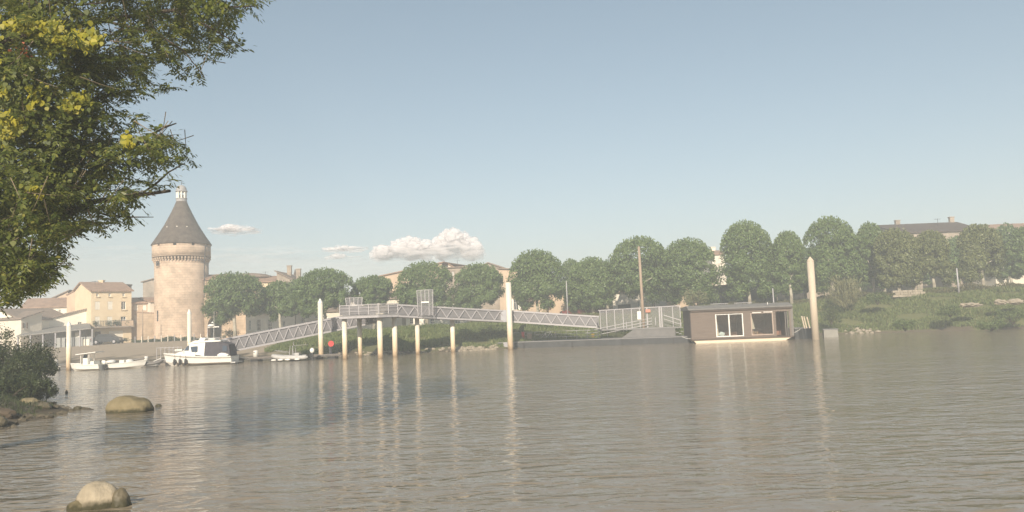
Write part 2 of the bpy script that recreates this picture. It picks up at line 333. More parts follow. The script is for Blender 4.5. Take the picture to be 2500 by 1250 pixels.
def house(name, label, pa, pb, Ya, Yb, yeave, dep, wallm, roofm, rise, holes=(), zbase=None, roof='gable', chim=(), over=.3, cat='house', group=None, gable_left=None):
    """pa,pb photo columns of the facade ends; yeave photo row of the eave at pa; holes: (px0,py0,px1,py1,kind)"""
    A = W(pa, yeave, Ya); B = W(pb, yeave, Yb); zt = A.z
    zb = zbase if zbase is not None else min(tz(A.x, Ya), tz(B.x, Yb))-.1
    root = empty(name, (A.x, A.y, zb), 0, label, cat, group)
    off = Vector((A.x, A.y, zb)); A0 = Vector((0, 0, 0)); B0 = Vector((B.x-A.x, B.y-A.y, 0)); H = zt-zb
    hs = []
    u = B0.normalized(); nn = Vector((-u.y, u.x, 0))
    for h in holes:
        d0 = ray(h[0], h[1]); d1 = ray(h[2], h[3]); o = Vector((0, 0, CAMZ))-off
        t0 = -(o.dot(nn))/d0.dot(nn); t1 = -(o.dot(nn))/d1.dot(nn); p0 = o+d0*t0; p1 = o+d1*t1
        hs.append((max(.05, p0.dot(u)), min(B0.length-.05, p1.dot(u)), max(.02, p1.z), min(H-.05, p0.z), h[4]))
    mb, u, n, L, P = facade(A0, B0, H, [h[:4] for h in hs if h[4] != 'bal'])
    D = n*dep
    # back, sides
    mb.add([P(0, 0), P(0, 0)+D, P(0, H)+D, P(0, H)], [(0, 1, 2, 3)]); mb.add([P(L, 0), P(L, 0)+D, P(L, H)+D, P(L, H)], [(0, 1, 2, 3)])
    mb.add([P(0, 0)+D, P(L, 0)+D, P(L, H)+D, P(0, H)+D], [(0, 1, 2, 3)]); mb.add([P(0, H)+D*.02, P(L, H)+D*.02, P(L, H)+D, P(0, H)+D], [(0, 1, 2, 3)])
    up = Vector((0, 0, 1)); t = .16
    rb = MB()
    if roof == 'gable':          # ridge parallel to the facade
        mb.add([P(0, H), P(0, H)+D, P(0, H)+D*.5+up*rise], [(0, 1, 2)]); mb.add([P(L, H), P(L, H)+D, P(L, H)+D*.5+up*rise], [(0, 1, 2)])
        sl = rise/(dep/2)
        rb.prism([P(-over, H-over*sl+.03, -over), P(-over, H+rise+.03)+D*.5, P(-over, H+rise+.03+t)+D*.5, P(-over, H-over*sl+.03+t, -over)], u*(L+2*over))
        rb.prism([P(-over, H-over*sl+.03)+D+n*over, P(-over, H+rise+.03)+D*.5, P(-over, H+rise+.03+t)+D*.5, P(-over, H-over*sl+.03+t)+D+n*over], u*(L+2*over))
    elif roof == 'front':        # gable end faces the river
        mb.add([P(0, H), P(L, H), P(L/2, H+rise)], [(0, 1, 2)]); mb.add([P(0, H)+D, P(L, H)+D, P(L/2, H+rise)+D], [(0, 1, 2)])
        for sg, s0 in ((1, 0), (-1, L)):
            sl = rise/(L/2)
            rb.prism([P(s0-sg*over, H-over*sl+.03, -over), P(L/2, H+rise+.03, -over), P(L/2, H+rise+.03+t, -over), P(s0-sg*over, H-over*sl+.03+t, -over)], n*(dep+2*over))
    elif roof in ('shedl', 'shedr'):   # falls to the left / right
        a, b_ = (0, rise) if roof == 'shedl' else (rise, 0)
        mb.add([P(0, H), P(L, H), P(L, H+b_), P(0, H+a)], [(0, 1, 2, 3)])
        mb.add([P(0, H)+D, P(L, H)+D, P(L, H+b_)+D, P(0, H+a)+D], [(0, 1, 2, 3)])
        rb.prism([P(-over, H+a+.03, -over), P(L+over, H+b_+.03, -over), P(L+over, H+b_+.03+t, -over), P(-over, H+a+.03+t, -over)], n*(dep+2*over))
    elif roof == 'hip':
        k = min(dep/2, L/2)*.95; e = over
        c = [P(-e, H+.02, -e), P(L+e, H+.02, -e), P(L+e, H+.02)+D+n*e, P(-e, H+.02)+D+n*e]
        r0, r1 = P(k, H+rise)+D*.5, P(L-k, H+rise)+D*.5
        c2 = [q+up*.14 for q in c]
        rb.add(c+c2+[r0, r1], [(0, 3, 2, 1), (0, 1, 5, 4), (1, 2, 6, 5), (2, 3, 7, 6), (3, 0, 4, 7), (4, 5, 9, 8), (5, 6, 9), (6, 7, 8, 9), (7, 4, 8)])
    wo = mb.build('wall', wallm, root, fix=False)
    ro = rb.build('roof', roofm, root)
    for cx, chh in chim:
        s = cx*L; c = MB(); c.box(P(s, H+rise*.7+chh/2)+D*.5, (.7, .5, chh+rise*.6)); c.box(P(s, H+rise+chh*1.0)+D*.5, (.85, .65, .12)); c.build('chimney', wallm, ro)
    Mu = Matrix(((u.x, n.x, 0), (u.y, n.y, 0), (0, 0, 1)))
    def BX(mb_, s, z, d, dim): mb_.box(P(s, z, d), dim, Mu)
    for s0, s1, z0, z1, kd in hs:
        wd, ht, sc, zc = s1-s0, z1-z0, (s0+s1)/2, (z0+z1)/2
        if kd in ('win', 'wins', 'winb', 'tall', 'wino'):
            f = MB(); tk = .07
            BX(f, s0+tk/2, zc, .14, (tk, .08, ht)); BX(f, s1-tk/2, zc, .14, (tk, .08, ht)); BX(f, sc, z1-tk/2, .14, (wd-2*tk, .08, tk)); BX(f, sc, z0+tk/2, .14, (wd-2*tk, .08, tk))
            BX(f, sc, zc, .142, (.06, .07, ht-2*tk))
            if ht > 1.3: BX(f, sc, z0+ht*.68, .146, (wd-2*tk, .05, .05))
            if kd == 'tall': BX(f, sc, z0+ht*.36, .146, (wd-2*tk, .05, .05))
            fo = f.build('window', framem, root)
            p = MB(); BX(p, sc, zc, .19, (wd-.02, .02, ht-.02)); p.build('pane', fglass, fo)
            sl_ = MB(); BX(sl_, sc, z0-.06, -.05, (wd+.25, .2, .11)); sl_.build('sill', wallm, fo)
            if kd in ('wins', 'winb'):
                sm = shutterm if kd == 'wins' else shutterb
                for a in (s0-wd*.27, s1+wd*.27):
                    q = MB(); BX(q, a, zc, -.035, (wd*.5, .05, ht)); q.build('shutter', sm, root)
        elif kd == 'shut':
            q = MB()
            for a in (-1, 1): BX(q, sc+a*wd*.25, zc, .06, (wd*.47, .05, ht-.04))
            for k in range(7): BX(q, sc, z0+(k+.5)*ht/7, .03, (wd*.9, .02, .05))
            q.build('shutter', shutterm, root)
        elif kd == 'door':
            q = MB(); BX(q, sc, zc, .15, (wd, .08, ht)); BX(q, sc, zc+ht*.2, .1, (wd*.7, .03, ht*.35)); BX(q, sc, zc-ht*.25, .1, (wd*.7, .03, ht*.3)); dq = q.build('door', doorbrown, root)
        elif kd == 'garage':
            q = MB(); BX(q, sc, zc, .15, (wd, .06, ht))
            for k in range(5): BX(q, sc, z0+(k+.5)*ht/5, .105, (wd*.96, .03, ht/5-.06))
            q.build('garage_door', shutterm, root)
        elif kd == 'open':
            q = MB(); BX(q, sc, zc, .9, (wd+.6, .05, ht+.4)); q.build('interior', iron, root)
    return root, P, u, n, L, H, Mu
HB = []
# left quay, from the frame's edge to the tower
house('low_house', 'low white house with hipped tan roof at the far left edge behind the bush', -60, 52, 112, 110, 786, 9, whiteplaster, tiles_grey, 1.6, [(8, 793, 20, 806, 'win'), (30, 793, 38, 806, 'win'), (2, 815, 18, 836, 'win')], roof='front')
house('low_house', 'pale gabled house with one dark window left of the white shed wall', 52, 102, 109, 112, 780, 9, paleplaster, tiles_grey, 1.1, [(58, 788, 64, 802, 'winb')], roof='shedl')
house('row_house', 'long white upper storey with three dark windows under a flat tan roof', 56, 168, 124, 126, 752, 8, whiteplaster, tiles, 1.5, [(67, 756, 73, 768, 'wino'), (107, 756, 114, 768, 'wino'), (143, 756, 149, 768, 'wino')])
house('shed_building', 'white blank wall building with roof rising towards the yellow house', 100, 222, 114, 118, 786, 10, whiteplaster, tiles_grey, 1.9, [(190, 786, 200, 798, 'win')], roof='shedl')
yh, P, u, n, L, H, Mu = house('three_storey_house', 'yellow three storey house with white shutters and a balcony left of the tower', 223, 321, 116, 120, 711, 9.5, cream, tiles, 1.5,
    [(235, 716, 241, 724, 'wino'), (265, 716, 271, 724, 'wino'), (299, 716, 305, 724, 'wino'),
     (232, 736, 244, 756, 'shut'), (263, 736, 275, 756, 'shut'), (296, 736, 307, 756, 'win'),
     (232, 773, 244, 799, 'shut'), (262, 773, 274, 799, 'shut'), (295, 773, 308, 797, 'tall'),
     (231, 810, 246, 838, 'door'), (266, 808, 301, 834, 'garage')], chim=[(.5, .4)])
zbal = None
def part_box(root, name, m, P, Mu, s, z, d, dim):
    q = MB(); q.box(P(s, z, d), dim, Mu); return q.build(name, m, root)
pb = W(222, 800, 116); zb_ = pb.z-yh.location.z
bal = part_box(yh, 'balcony', greystone, P, Mu, L/2, zb_, -.5, (L+.2, 1.0, .18))
for i in range(26):
    part_box(bal, 'baluster', iron, P, Mu, .1+i*(L-.2)/25, zb_+.5, -.95, (.05, .05, .82))
part_box(bal, 'handrail', iron, P, Mu, L/2, zb_+.93, -.95, (L, .06, .06))
part_box(bal, 'side_panel', tanwall, P, Mu, L-.9, zb_+.5, -.99, (1.7, .04, .8))
for k, s in enumerate((.4, 2.2, 3.1, 3.5, 4.7)):
    q = MB(); q.box(P(s, zb_+.22, -.7), (.35, .3, .25)); po = q.build('flower_box', tanwall, None); po.location = yh.location
    C = RNG.normal(0, 1, (160, 3))*np.array([.22, .18, .2])+np.array(P(s, zb_+.55, -.7)); 
    fo = quads('plant', leaves(C, RNG.normal(size=(160, 3)), RNG.normal(size=(160, 3)), np.full(160, .18), np.full(160, .1)), MATS.get('potleaf') or MATS.setdefault('potleaf', leafmat('pot_plant_leaves', (.04, .07, .02), (.09, .14, .04))), po)
    tag(po, ['potted plant at the left end of the yellow house balcony', 'potted plant on the yellow house balcony between the two closed shutters', 'potted plant on the yellow house balcony beside the middle shutters, left of a pair', 'potted plant on the yellow house balcony beside the middle shutters, right of a pair', 'potted plant on the yellow house balcony left of the open window'][k], 'plant', 'potted plants on the balcony')
house('tall_side_house', 'tall plain tan house joined to the left side of the yellow house', 163, 222, 122, 121, 722, 9, tanwall, tiles, 1.7, [(0, 0, 0, 0, 'bal')][:0], roof='shedl', over=.1)
house('rear_house', 'low tan roofed house showing behind the row left of the tall gable', 120, 166, 132, 132, 735, 8, tanwall, tiles_grey, 1.6, roof='shedl')
house('small_house', 'buff two window house between the yellow house and the tower', 321, 368, 121, 122, 741, 8, tanwall, tiles, .9, [(328, 745, 336, 758, 'shut'), (349, 745, 357, 758, 'shut'), (328, 769, 333, 789, 'shut')])
house('small_house', 'narrow house with one bright shuttered window touching the tower', 367, 390, 121, 122, 737, 7, paleplaster, tiles, .7, [(377, 741, 382, 757, 'shut')])
house('stone_annex', 'low rough stone wall building in front of the small house by the tower', 334, 388, 119.5, 120.5, 768, 1.2, buffstone, tiles, .25, roof='shedr', over=.05)
house('rear_tower_house', 'tall grey stone block with a chimney behind the tower, left side', 349, 388, 140, 140, 690, 9, greystone, tiles_grey, .8, chim=[(.22, .9)], roof='shedl')
# market hall with long grey awning
A = W(40, 822, 107); B = W(224, 800, 113)
hall = empty('market_hall', (A.x, A.y, tz(A.x, A.y)-.1), 0, 'long open hall with sloping grey canopy on posts below the white houses', 'hall')
o = hall.location; hb = MB(); C = W(218, 790, 118); Dd = W(105, 797, 118)
a_, b_, c_, d_ = [v-o for v in (A, W(222, 803, 109), C, Dd)]
q = MB(); q.prism([a_, b_, c_, d_], (0, 0, .14)); q.build('canopy', mat('grey_canopy', (.21, .20, .18), .8, .15, 1.2), hall)
q = MB(); q.prism([c_+Vector((0, .05, 0)), d_+Vector((0, .05, 0)), Vector((d_.x, d_.y+.05, 0)), Vector((c_.x, c_.y+.05, 0))], (0, .2, 0)); q.build('rear_wall', iron, hall)
for i in range(7):
    t = i/6; p = a_.lerp(b_, t); q = MB(); q.box((p.x+.1, p.y+.2, p.z/2), (.16, .16, p.z)); q.build('post', galv, hall)
for i in range(4):
    t = .52+i*.12; p = a_.lerp(b_, t); q = MB(); q.box((p.x, p.y+1.2, .95), (1.3, .05, 1.5)); q.build('screen', mat('grey_screen', (.30, .31, .30), .6, .1, 2), hall)
# small white kiosk sign wall
p0 = W(200, 838, 110); q = MB(); q.box((0, 0, .45), (2.1, .2, .9)); q.box((-.6, 0, 1.4), (.7, .12, 1.0)); ko = q.build('low_wall', whiteplaster); ko.location = (p0.x, p0.y, tz(p0.x, 110)); tag(ko, 'white low wall with an upright panel before the hall', 'wall')

# ---- tower
TY = 122.0; tc_ = W(444.5, 828, TY); tzb = tz(tc_.x, TY)-.3
tw = empty('round_tower', (tc_.x, TY, tzb), 0, 'round medieval stone tower with conical slate roof and open lantern', 'tower')
Z = lambda y: W(444.5, y, TY).z-tzb
k = TY/1900*1.005
rad = lambda px: px*k
MB().lathe([(rad(66), 0), (rad(63), .8), (rad(61.5), Z(740)), (rad(61.2), Z(640))], 72).build('wall', towerstone, tw, True, fix=True)
MB().lathe([(rad(62), Z(627)), (rad(66.5), Z(626)), (rad(66.5), Z(605)), (rad(60), Z(605))], 72).build('parapet', towerstone, tw, True)
NC = 54
cb = MB(); cb.box((0, 0, 0), (.24, rad(6), .30)); cb.box((0, -rad(1), -.3), (.22, rad(3), .26)); cb.box((0, -rad(2), -.56), (.2, rad(1.6), .2)); cb.box((0, rad(.5), .36), (.5, rad(5.5), .14))
cmesh = None
for i in range(NC):
    a = 2*math.pi*i/NC
    if cmesh is None: co = cb.build('corbel', towerstone, tw); cmesh = co.data
    else: co = bpy.data.objects.new('corbel', cmesh); COL.objects.link(co); co.parent = tw
    r_ = rad(63.3); co.location = (r_*math.cos(a), r_*math.sin(a), Z(633.5)); co.rotation_euler = (0, 0, a-math.pi/2)
NM = 10
for i in range(NM):
    a0 = 2*math.pi*(i+.17)/NM-math.pi/2+.12; a1 = a0+2*math.pi/NM*.82
    pts = []
    for rr_ in (rad(66.5), rad(60)):
        seq = [a0+(a1-a0)*j/6 for j in range(7)]
        if rr_ < rad(62): seq = seq[::-1]
        pts += [(rr_*math.cos(t), rr_*math.sin(t), Z(605)) for t in seq]
    MB().prism(pts, (0, 0, Z(597)-Z(605)+.1)).build('merlon', towerstone, tw)
def slate_mat():
    m = tile_mat('tower_slates', (.075, .058, .046), (.165, .135, .108), ax=2, pitch=9)
    return m
slate = slate_mat()
MB().lathe([(rad(60), Z(596)), (rad(69), Z(599.5)), (rad(68.5), Z(597.5)), (rad(55), Z(577)), (rad(40), Z(552)), (rad(26), Z(524)), (rad(16), Z(502)), (rad(12.2), Z(492))], 64).build('roof', slate, tw, True)
lead = mat('lead_grey', (.30, .29, .28), .6, .15, 3)
MB().lathe([(rad(12.4), Z(493)), (rad(12.6), Z(486)), (rad(13.4), Z(486)), (rad(13.4), Z(484.5)), (rad(11), Z(484.4))], 32).build('lantern_base', lead, tw)
for i in range(8):
    a = 2*math.pi*(i+.5)/8; MB().tube([(rad(10.2)*math.cos(a), rad(10.2)*math.sin(a), Z(485)), (rad(10.2)*math.cos(a), rad(10.2)*math.sin(a), Z(469))], .13, 6).build('lantern_column', whiteplaster, tw)
MB().lathe([(rad(11.5), Z(469)), (rad(14), Z(468)), (rad(14), Z(466)), (rad(11.8), Z(464)), (rad(11.2), Z(459)), (rad(8.5), Z(455)), (rad(4), Z(452.5)), (.05, Z(451.5))], 32).build('lantern_dome', lead, tw, False)
MB().lathe([(.1, Z(483)), (.32, Z(482.5)), (.28, Z(476)), (.12, Z(474)), (.03, Z(469))], 16).build('bell', iron, tw)
MB().tube([(0, 0, Z(452)), (0, 0, Z(443))], [.05, .02], 6).build('finial', iron, tw)
for px_, w_ in ((407.0, 4), (413.0, 4)):
    d = (px_-444.5)*k; yy = -math.sqrt(rad(61.4)**2-d*d); q = MB(); q.box((d, yy, (Z(639)+Z(651))/2), (w_*k, .25, Z(639)-Z(651)), Matrix.Rotation(math.atan2(d, -yy), 3, 'Z')); q.build('window', iron, tw)
q = MB(); d = (410-444.5)*k; yy = -math.sqrt(rad(61.8)**2-d*d); q.box((d, yy, Z(652.5)), (.9, .3, .12), Matrix.Rotation(math.atan2(d, -yy), 3, 'Z')); q.build('sill', towerstone, tw)
q = MB(); d = (410-444.5)*k; yy = -math.sqrt(rad(61.7)**2-d*d); q.box((d, yy, Z(770)), (.14, .3, 1.6), Matrix.Rotation(math.atan2(d, -yy), 3, 'Z')); q.build('arrow_slit', iron, tw)
for px_ in (427, 452, 472, 420, 448, 478, 436, 465):
    d = (px_-444.5)*k; yq = 558 if px_ in (427, 452, 472) else 592; rr_ = rad(43.5 if yq == 558 else 62.5); yy = -math.sqrt(max(.1, rr_*rr_-d*d)); q = MB(); q.box((d, yy-.03, Z(yq)), (.16, .16, .12)); q.build('roof_vent', whiteplaster, tw)
MB().tube([(rad(63.5), -1.5, Z(730)), (rad(64.5), -1.5, Z(640)), (rad(67.5), -1.5, Z(604))], .07, 6).build('downpipe', iron, tw)
# arch wall right of tower
Aw = W(498, 684, 121); Bw = W(625, 700, 121); zb_ = tz(Aw.x, 121)-.1
aw = empty('arched_wall', (Aw.x, 121, zb_), 0, 'buff stone gateway wall with a big arched passage against the tower', 'wall')
o = aw.location; q = MB(); H = Aw.z-o.z
x0 = W(507, 780, 121).x-o.x; x1 = W(541, 780, 121).x-o.x; xe = Bw.x-o.x; zs_ = W(520, 795, 121).z-o.z; r_ = (x1-x0)/2; xc = (x0+x1)/2
q.box((x0/2, .5, H/2), (x0, 1, H)); q.box(((x1+xe)/2, .5, H/2-.8), (xe-x1, 1, H-1.6)); 
for i in range(16):
    a = math.pi*(1-i/16); b_ = math.pi*(1-(i+1)/16); xa, xb = xc+r_*math.cos(a), xc+r_*math.cos(b_); za, zb2 = zs_+r_*1.25*math.sin(a), zs_+r_*1.25*math.sin(b_)
    q.prism([(xa, 0, za), (xb, 0, zb2), (xb, 0, H), (xa, 0, H)], (0, 1, 0))
q.build('wall', buffstone, aw)
rg = MB()
for i in range(14):
    a = math.pi*(1-(i+.06)/14); b_ = math.pi*(1-(i+.94)/14); f1, f2 = r_, r_+.45
    rg = MB(); rg.prism([(xc+f1*math.cos(a), -.06, zs_+f1*1.25*math.sin(a)), (xc+f1*math.cos(b_), -.06, zs_+f1*1.25*math.sin(b_)), (xc+f2*math.cos(b_), -.06, zs_+f2*1.25*math.sin(b_)), (xc+f2*math.cos(a), -.06, zs_+f2*1.25*math.sin(a))], (0, .3, 0)); rg.build('arch_stone', buffstone, aw)
q = MB(); q.box((x1+.1, 3.2, zs_/2+1.2), (.2, 4.4, zs_+2.4)); q.box((xc-2.2, 3.6, zs_/2+1.2), (r_*2+5.2, .2, zs_+2.4)); q.build('passage_wall', mat('passage_shade_tone', (.10, .08, .06), .9, .2, 1), aw)  # dark colour paints in the shade inside the passage
q = MB(); q.prism([(-.5, -.3, H), (3.2, -.3, H), (3.2, 3, H+.9), (-.5, 3, H+.9)], (0, 0, .15)); q.build('roof', tiles, aw)
# buildings behind the trees
rb_ = W(596, 700, 128); zb_ = tz(rb_.x, 128)
rd = empty('round_building', (rb_.x, 128+3, zb_), 0, 'building with a broad rounded tiled roof behind the first tree', 'building')
kk = 131/1900; zz = lambda y: W(596, y, 128).z-zb_
MB().lathe([(55*kk, 0), (55*kk, zz(678))], 40).build('wall', paleplaster, rd, True)
MB().lathe([(56*kk, zz(679)), (60*kk, zz(677)), (59.5*kk, zz(675)), (38*kk, zz(668)), (15*kk, zz(665)), (.1, zz(664.5))], 40).build('roof', tiles_grey, rd, True)
for a in (-125, -108, -90, -75, -58):
    q = MB(); q.box((55*kk*math.cos(R(a)), 55*kk*math.sin(R(a)), zz(684)), (.9, .3, .55), Matrix.Rotation(R(a+90), 3, 'Z')); q.build('window', fglass, rd)
house('quay_building', 'cream building with brown roof right of the round roofed building', 636, 690, 126, 127, 689, 9, cream, tiles, 1.1, [(655, 695, 661, 703, 'wino'), (672, 695, 678, 703, 'wino')])
house('stone_gable_house', 'grey stone gable with chimney beside the dark twin spire', 676, 722, 124, 124, 692, 9, greystone, tiles_grey, 1.9, roof='shedr', chim=[(.25, 1.2), (.75, .6)])
sp = W(714, 700, 150); zq = tz(sp.x, 150); spt = empty('church_spire', (sp.x, 150, zq), 0, 'slim pair of dark pointed spires behind the trees', 'spire')
zz = lambda y: W(714, y, 150).z-zq
for dx, m_ in ((-.55, iron), (.55, iron)):
    MB().lathe([(.75, zz(700)), (.35, zz(672)), (.04, zz(657))], 8, (dx, 0, 0)).build('spire', slate, spt)
MB().box((0, 0, zz(700)/2), (2.6, 2.6, zz(700))).build('wall', greystone, spt)
house('white_quay_house', 'white house with tall dark french windows under the trees near the ramp', 600, 720, 112, 113, 768, 8, whiteplaster, tiles_grey, 1.0,
      [(607, 782, 613, 806, 'tall'), (627, 780, 637, 808, 'tall'), (654, 780, 664, 807, 'tall'), (690, 784, 697, 800, 'tall')])
house('white_quay_house', 'pale house with striped awning boards behind the left trees and ramp', 722, 835, 113, 114, 764, 8, paleplaster, tiles_grey, .9,
      [(735, 775, 745, 795, 'tall'), (768, 772, 800, 776, 'wino'), (768, 781, 812, 785, 'wino')])
house('long_roof_building', 'large building with long brown sloping roof and pale eave line', 893, 1080, 126, 122, 684, 12, tanwall, tiles, 2.0, [(905, 700, 915, 715, 'win')], roof='shedl')
house('gabled_building', 'stone building with a peaked gable above the middle trees', 1050, 1120, 124, 124, 662, 10, paleplaster, tiles, 1.3, [(1070, 672, 1078, 682, 'wino')], roof='front')
house('stone_building', 'grey stone building with one small lit window behind the middle trees', 1082, 1160, 122, 122, 655, 10, greystone, tiles_grey, .35, [(1103, 663, 1108, 672, 'win')])
house('stone_building', 'grey stone building with ridge peak right of the lit window', 1150, 1236, 123, 122, 662, 10, greystone, tiles_grey, 1.1, roof='front')
house('brown_building', 'brown stone building with shuttered window and red sign behind the tall piling', 1218, 1330, 116, 115, 668, 10, tanwall, tiles_grey, .7, [(1253, 730, 1266, 757, 'wins'), (1272, 742, 1285, 757, 'door')], roof='shedr')
house('pale_terrace_house', 'pale house front glimpsed behind the ramp below the trees', 990, 1140, 112, 112, 742, 8, whiteplaster, tiles_grey, .8, [(1110, 772, 1124, 790, 'tall'), (1000, 775, 1010, 790, 'tall'), (1050, 775, 1060, 790, 'tall')])
house('pale_terrace_house', 'low pale house behind the fifth tree by the tall gate', 835, 980, 114, 113, 735, 8, paleplaster, tiles_grey, .9, [(868, 780, 878, 800, 'tall'), (925, 777, 935, 795, 'tall')])
house('shop_building', 'cream low building with dark shop opening behind the wooden pole', 1495, 1625, 108, 107, 716, 8, paleplaster, tiles, .8, [(1508, 744, 1540, 758, 'open'), (1556, 735, 1562, 750, 'win'), (1590, 735, 1600, 750, 'win')])
house('narrow_tall_house', 'narrow tall cream house in the gap between the big trees', 1738, 1770, 122, 122, 622, 8, paleplaster, tiles, .8, [(1753, 630, 1758, 642, 'win'), (1753, 658, 1758, 670, 'win')], chim=[(.6, .7)])
house('large_roof_house', 'wide house with dark brown roof and white chimney above the right trees', 2195, 2395, 118, 118, 570, 13, greystone, mat('dark_brown_roof', (.075, .055, .045), .8, .2, 1.5), 1.9, [(2290, 576, 2305, 590, 'win')], chim=[(.25, .8), (.95, 1.0)])  # grey stone walls here stand in for the shadow under the eave
house('large_roof_house', 'house with pale tan roof at the far right above the trees', 2390, 2560, 122, 122, 566, 12, paleplaster, tiles, 1.5, [(2470, 575, 2485, 590, 'win')])
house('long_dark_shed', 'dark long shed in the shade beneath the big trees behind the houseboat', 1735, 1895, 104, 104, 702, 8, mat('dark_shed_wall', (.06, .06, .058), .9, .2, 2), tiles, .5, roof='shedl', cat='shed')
house('pale_wall_building', 'pale low building seen between trunks at the far right', 2430, 2530, 108, 108, 670, 7, paleplaster, tiles_grey, .6)

house('garage_row', 'low shaded garage row behind the trees between the lamp post and wooden pole', 1290, 1500, 118, 117, 712, 7, tanwall, tiles_grey, .6, [(1330, 735, 1345, 757, 'door'), (1400, 735, 1425, 757, 'garage'), (1450, 735, 1475, 757, 'garage')], cat='building')
house('terrace_house', 'shaded terrace behind the fence tree and the rear trees', 1610, 1740, 118, 118, 690, 7, tanwall, tiles_grey, .8, [(1640, 715, 1650, 735, 'win'), (1680, 715, 1690, 735, 'win'), (1700, 715, 1712, 748, 'door')])
house('terrace_house', 'long plain stone house in deep shade behind the houseboat trees', 1890, 2130, 118, 118, 668, 7, greystone, tiles_grey, .8, [(1915, 690, 1925, 710, 'win'), (1990, 690, 2000, 708, 'win'), (2060, 690, 2070, 706, 'win')])
house('terrace_house', 'long low stone building in shade behind the yellowish trees', 2125, 2440, 116, 116, 655, 7, greystone, tiles_grey, .8, [(2160, 675, 2170, 693, 'win'), (2270, 672, 2280, 690, 'win'), (2350, 668, 2360, 690, 'door')])

# ------------------------------------------------------------------ gangways and platform
def beam(mb, a, b, wd, ht=None):
    a = Vector(a); b = Vector(b); d = b-a; L_ = d.length; d.normalize(); s = d.cross(Vector((0, 0, 1)))
    s = s.normalized() if s.length > 1e-4 else Vector((1, 0, 0)); up = s.cross(d); ht = ht or wd
    M = Matrix((s, d, up)).transposed(); return mb.box((a+b)/2, (wd, L_, ht), M)
meshm = None
def mesh_material():
    m = bpy.data.materials.new('wire_mesh'); m.use_nodes = True; n = m.node_tree; b = n.nodes['Principled BSDF']; lk = n.links.new
    b.inputs['Base Color'].default_value = (.23, .222, .23, 1); b.inputs['Roughness'].default_value = .6
    tc = n.nodes.new('ShaderNodeTexCoord'); ck = n.nodes.new('ShaderNodeTexChecker'); ck.inputs['Scale'].default_value = 24; lk(tc.outputs['Object'], ck.inputs[0])
    mx = n.nodes.new('ShaderNodeMapRange'); mx.inputs[3].default_value = .62; mx.inputs[4].default_value = .62; lk(ck.outputs[1], mx.inputs[0]); lk(mx.outputs[0], b.inputs['Alpha'])
    return m
meshm = mesh_material(); meshf = mesh_material(); meshf.name = 'open_wire_mesh'
for nd in meshf.node_tree.nodes:
    if nd.type == 'MAP_RANGE': nd.inputs[3].default_value = .30; nd.inputs[4].default_value = .30
def truss(name, label, A, B, hgt, wid, panels, group='truss walkways to the pontoons', mesh=True):
    A = Vector(A); B = Vector(B); root = empty(name, A, 0, label, 'footbridge', group); D = B-A; d = Vector((D.x, D.y, 0)).normalized(); s = Vector((d.y, -d.x, 0))
    up = Vector((0, 0, hgt))
    q = MB(); q.prism([s*-wid*.47+Vector((0, 0, .06)), s*wid*.47+Vector((0, 0, .06)), s*wid*.47+D+Vector((0, 0, .06)), s*-wid*.47+D+Vector((0, 0, .06))], (0, 0, .05)); q.build('deck', deckgrey, root)
    for sg in (-1, 1):
        o = s*sg*wid/2
        beam(MB(), o, o+D, .12, .16).build('bottom_chord', galv_l, root); beam(MB(), o+up, o+up+D, .12, .14).build('top_chord', galv_l, root)
        for i in range(panels):
            p0 = D*(i/panels); p1 = D*((i+.5)/panels); p2 = D*((i+1)/panels)
            z_ = Vector((0, 0, .09)); zt_ = up-Vector((0, 0, .08))
            beam(MB(), o+p0+z_*0.9, o+p1+zt_, .075).build('diagonal_brace', galv_l, root)
            beam(MB(), o+p1+zt_, o+p2+z_*0.9, .075).build('diagonal_brace', galv_l, root)
        if mesh:
            q = MB(); oi = o-s*sg*.10; q.prism([oi+Vector((0, 0, .14)), oi+D+Vector((0, 0, .14)), oi+D+up*.93, oi+up*.93], s*.012); q.build('mesh_infill', meshm, root)
            beam(MB(), oi+up*.86, oi+up*.86+D, .04).build('handrail', galv, root)
    for i in range(0, panels+1):
        p = D*(i/panels); beam(MB(), -s*wid*.44+p, s*wid*.44+p, .08, .1).build('cross_beam', galv, root)
    return root
gA = W(545, 861, 72.8); gB = W(915, 787, 78.5)
truss('gangway', 'long grey truss walkway climbing from the cruiser dock to the pile platform', gA, gB, 1.22, 1.5, 16)
PB = W(957, 772, 73.2); PC = W(1226, 785, 79.5); PDn = W(1461, 799, 77.0)
b1 = truss('gangway', 'level grey truss walkway from the pile platform to the tall piling', PB, PC, 1.05, 1.5, 9)
b2 = truss('gangway', 'grey truss walkway going down from the tall piling to the fenced landing', PC+Vector((.7, -.1, 0)), PDn, 1.05, 1.5, 8)
jp = PC+Vector((.35, -.8, .0)); q = MB(); q.box((0, .8, .55), (1.0, 1.7, 1.2)); jo = q.build('junction_panel', mat('grey_panel', (.36, .36, .38), .6, .08, 2)); jo.location = jp; tag(jo, 'grey junction box between the two truss walkways by the tall piling', 'junction box')
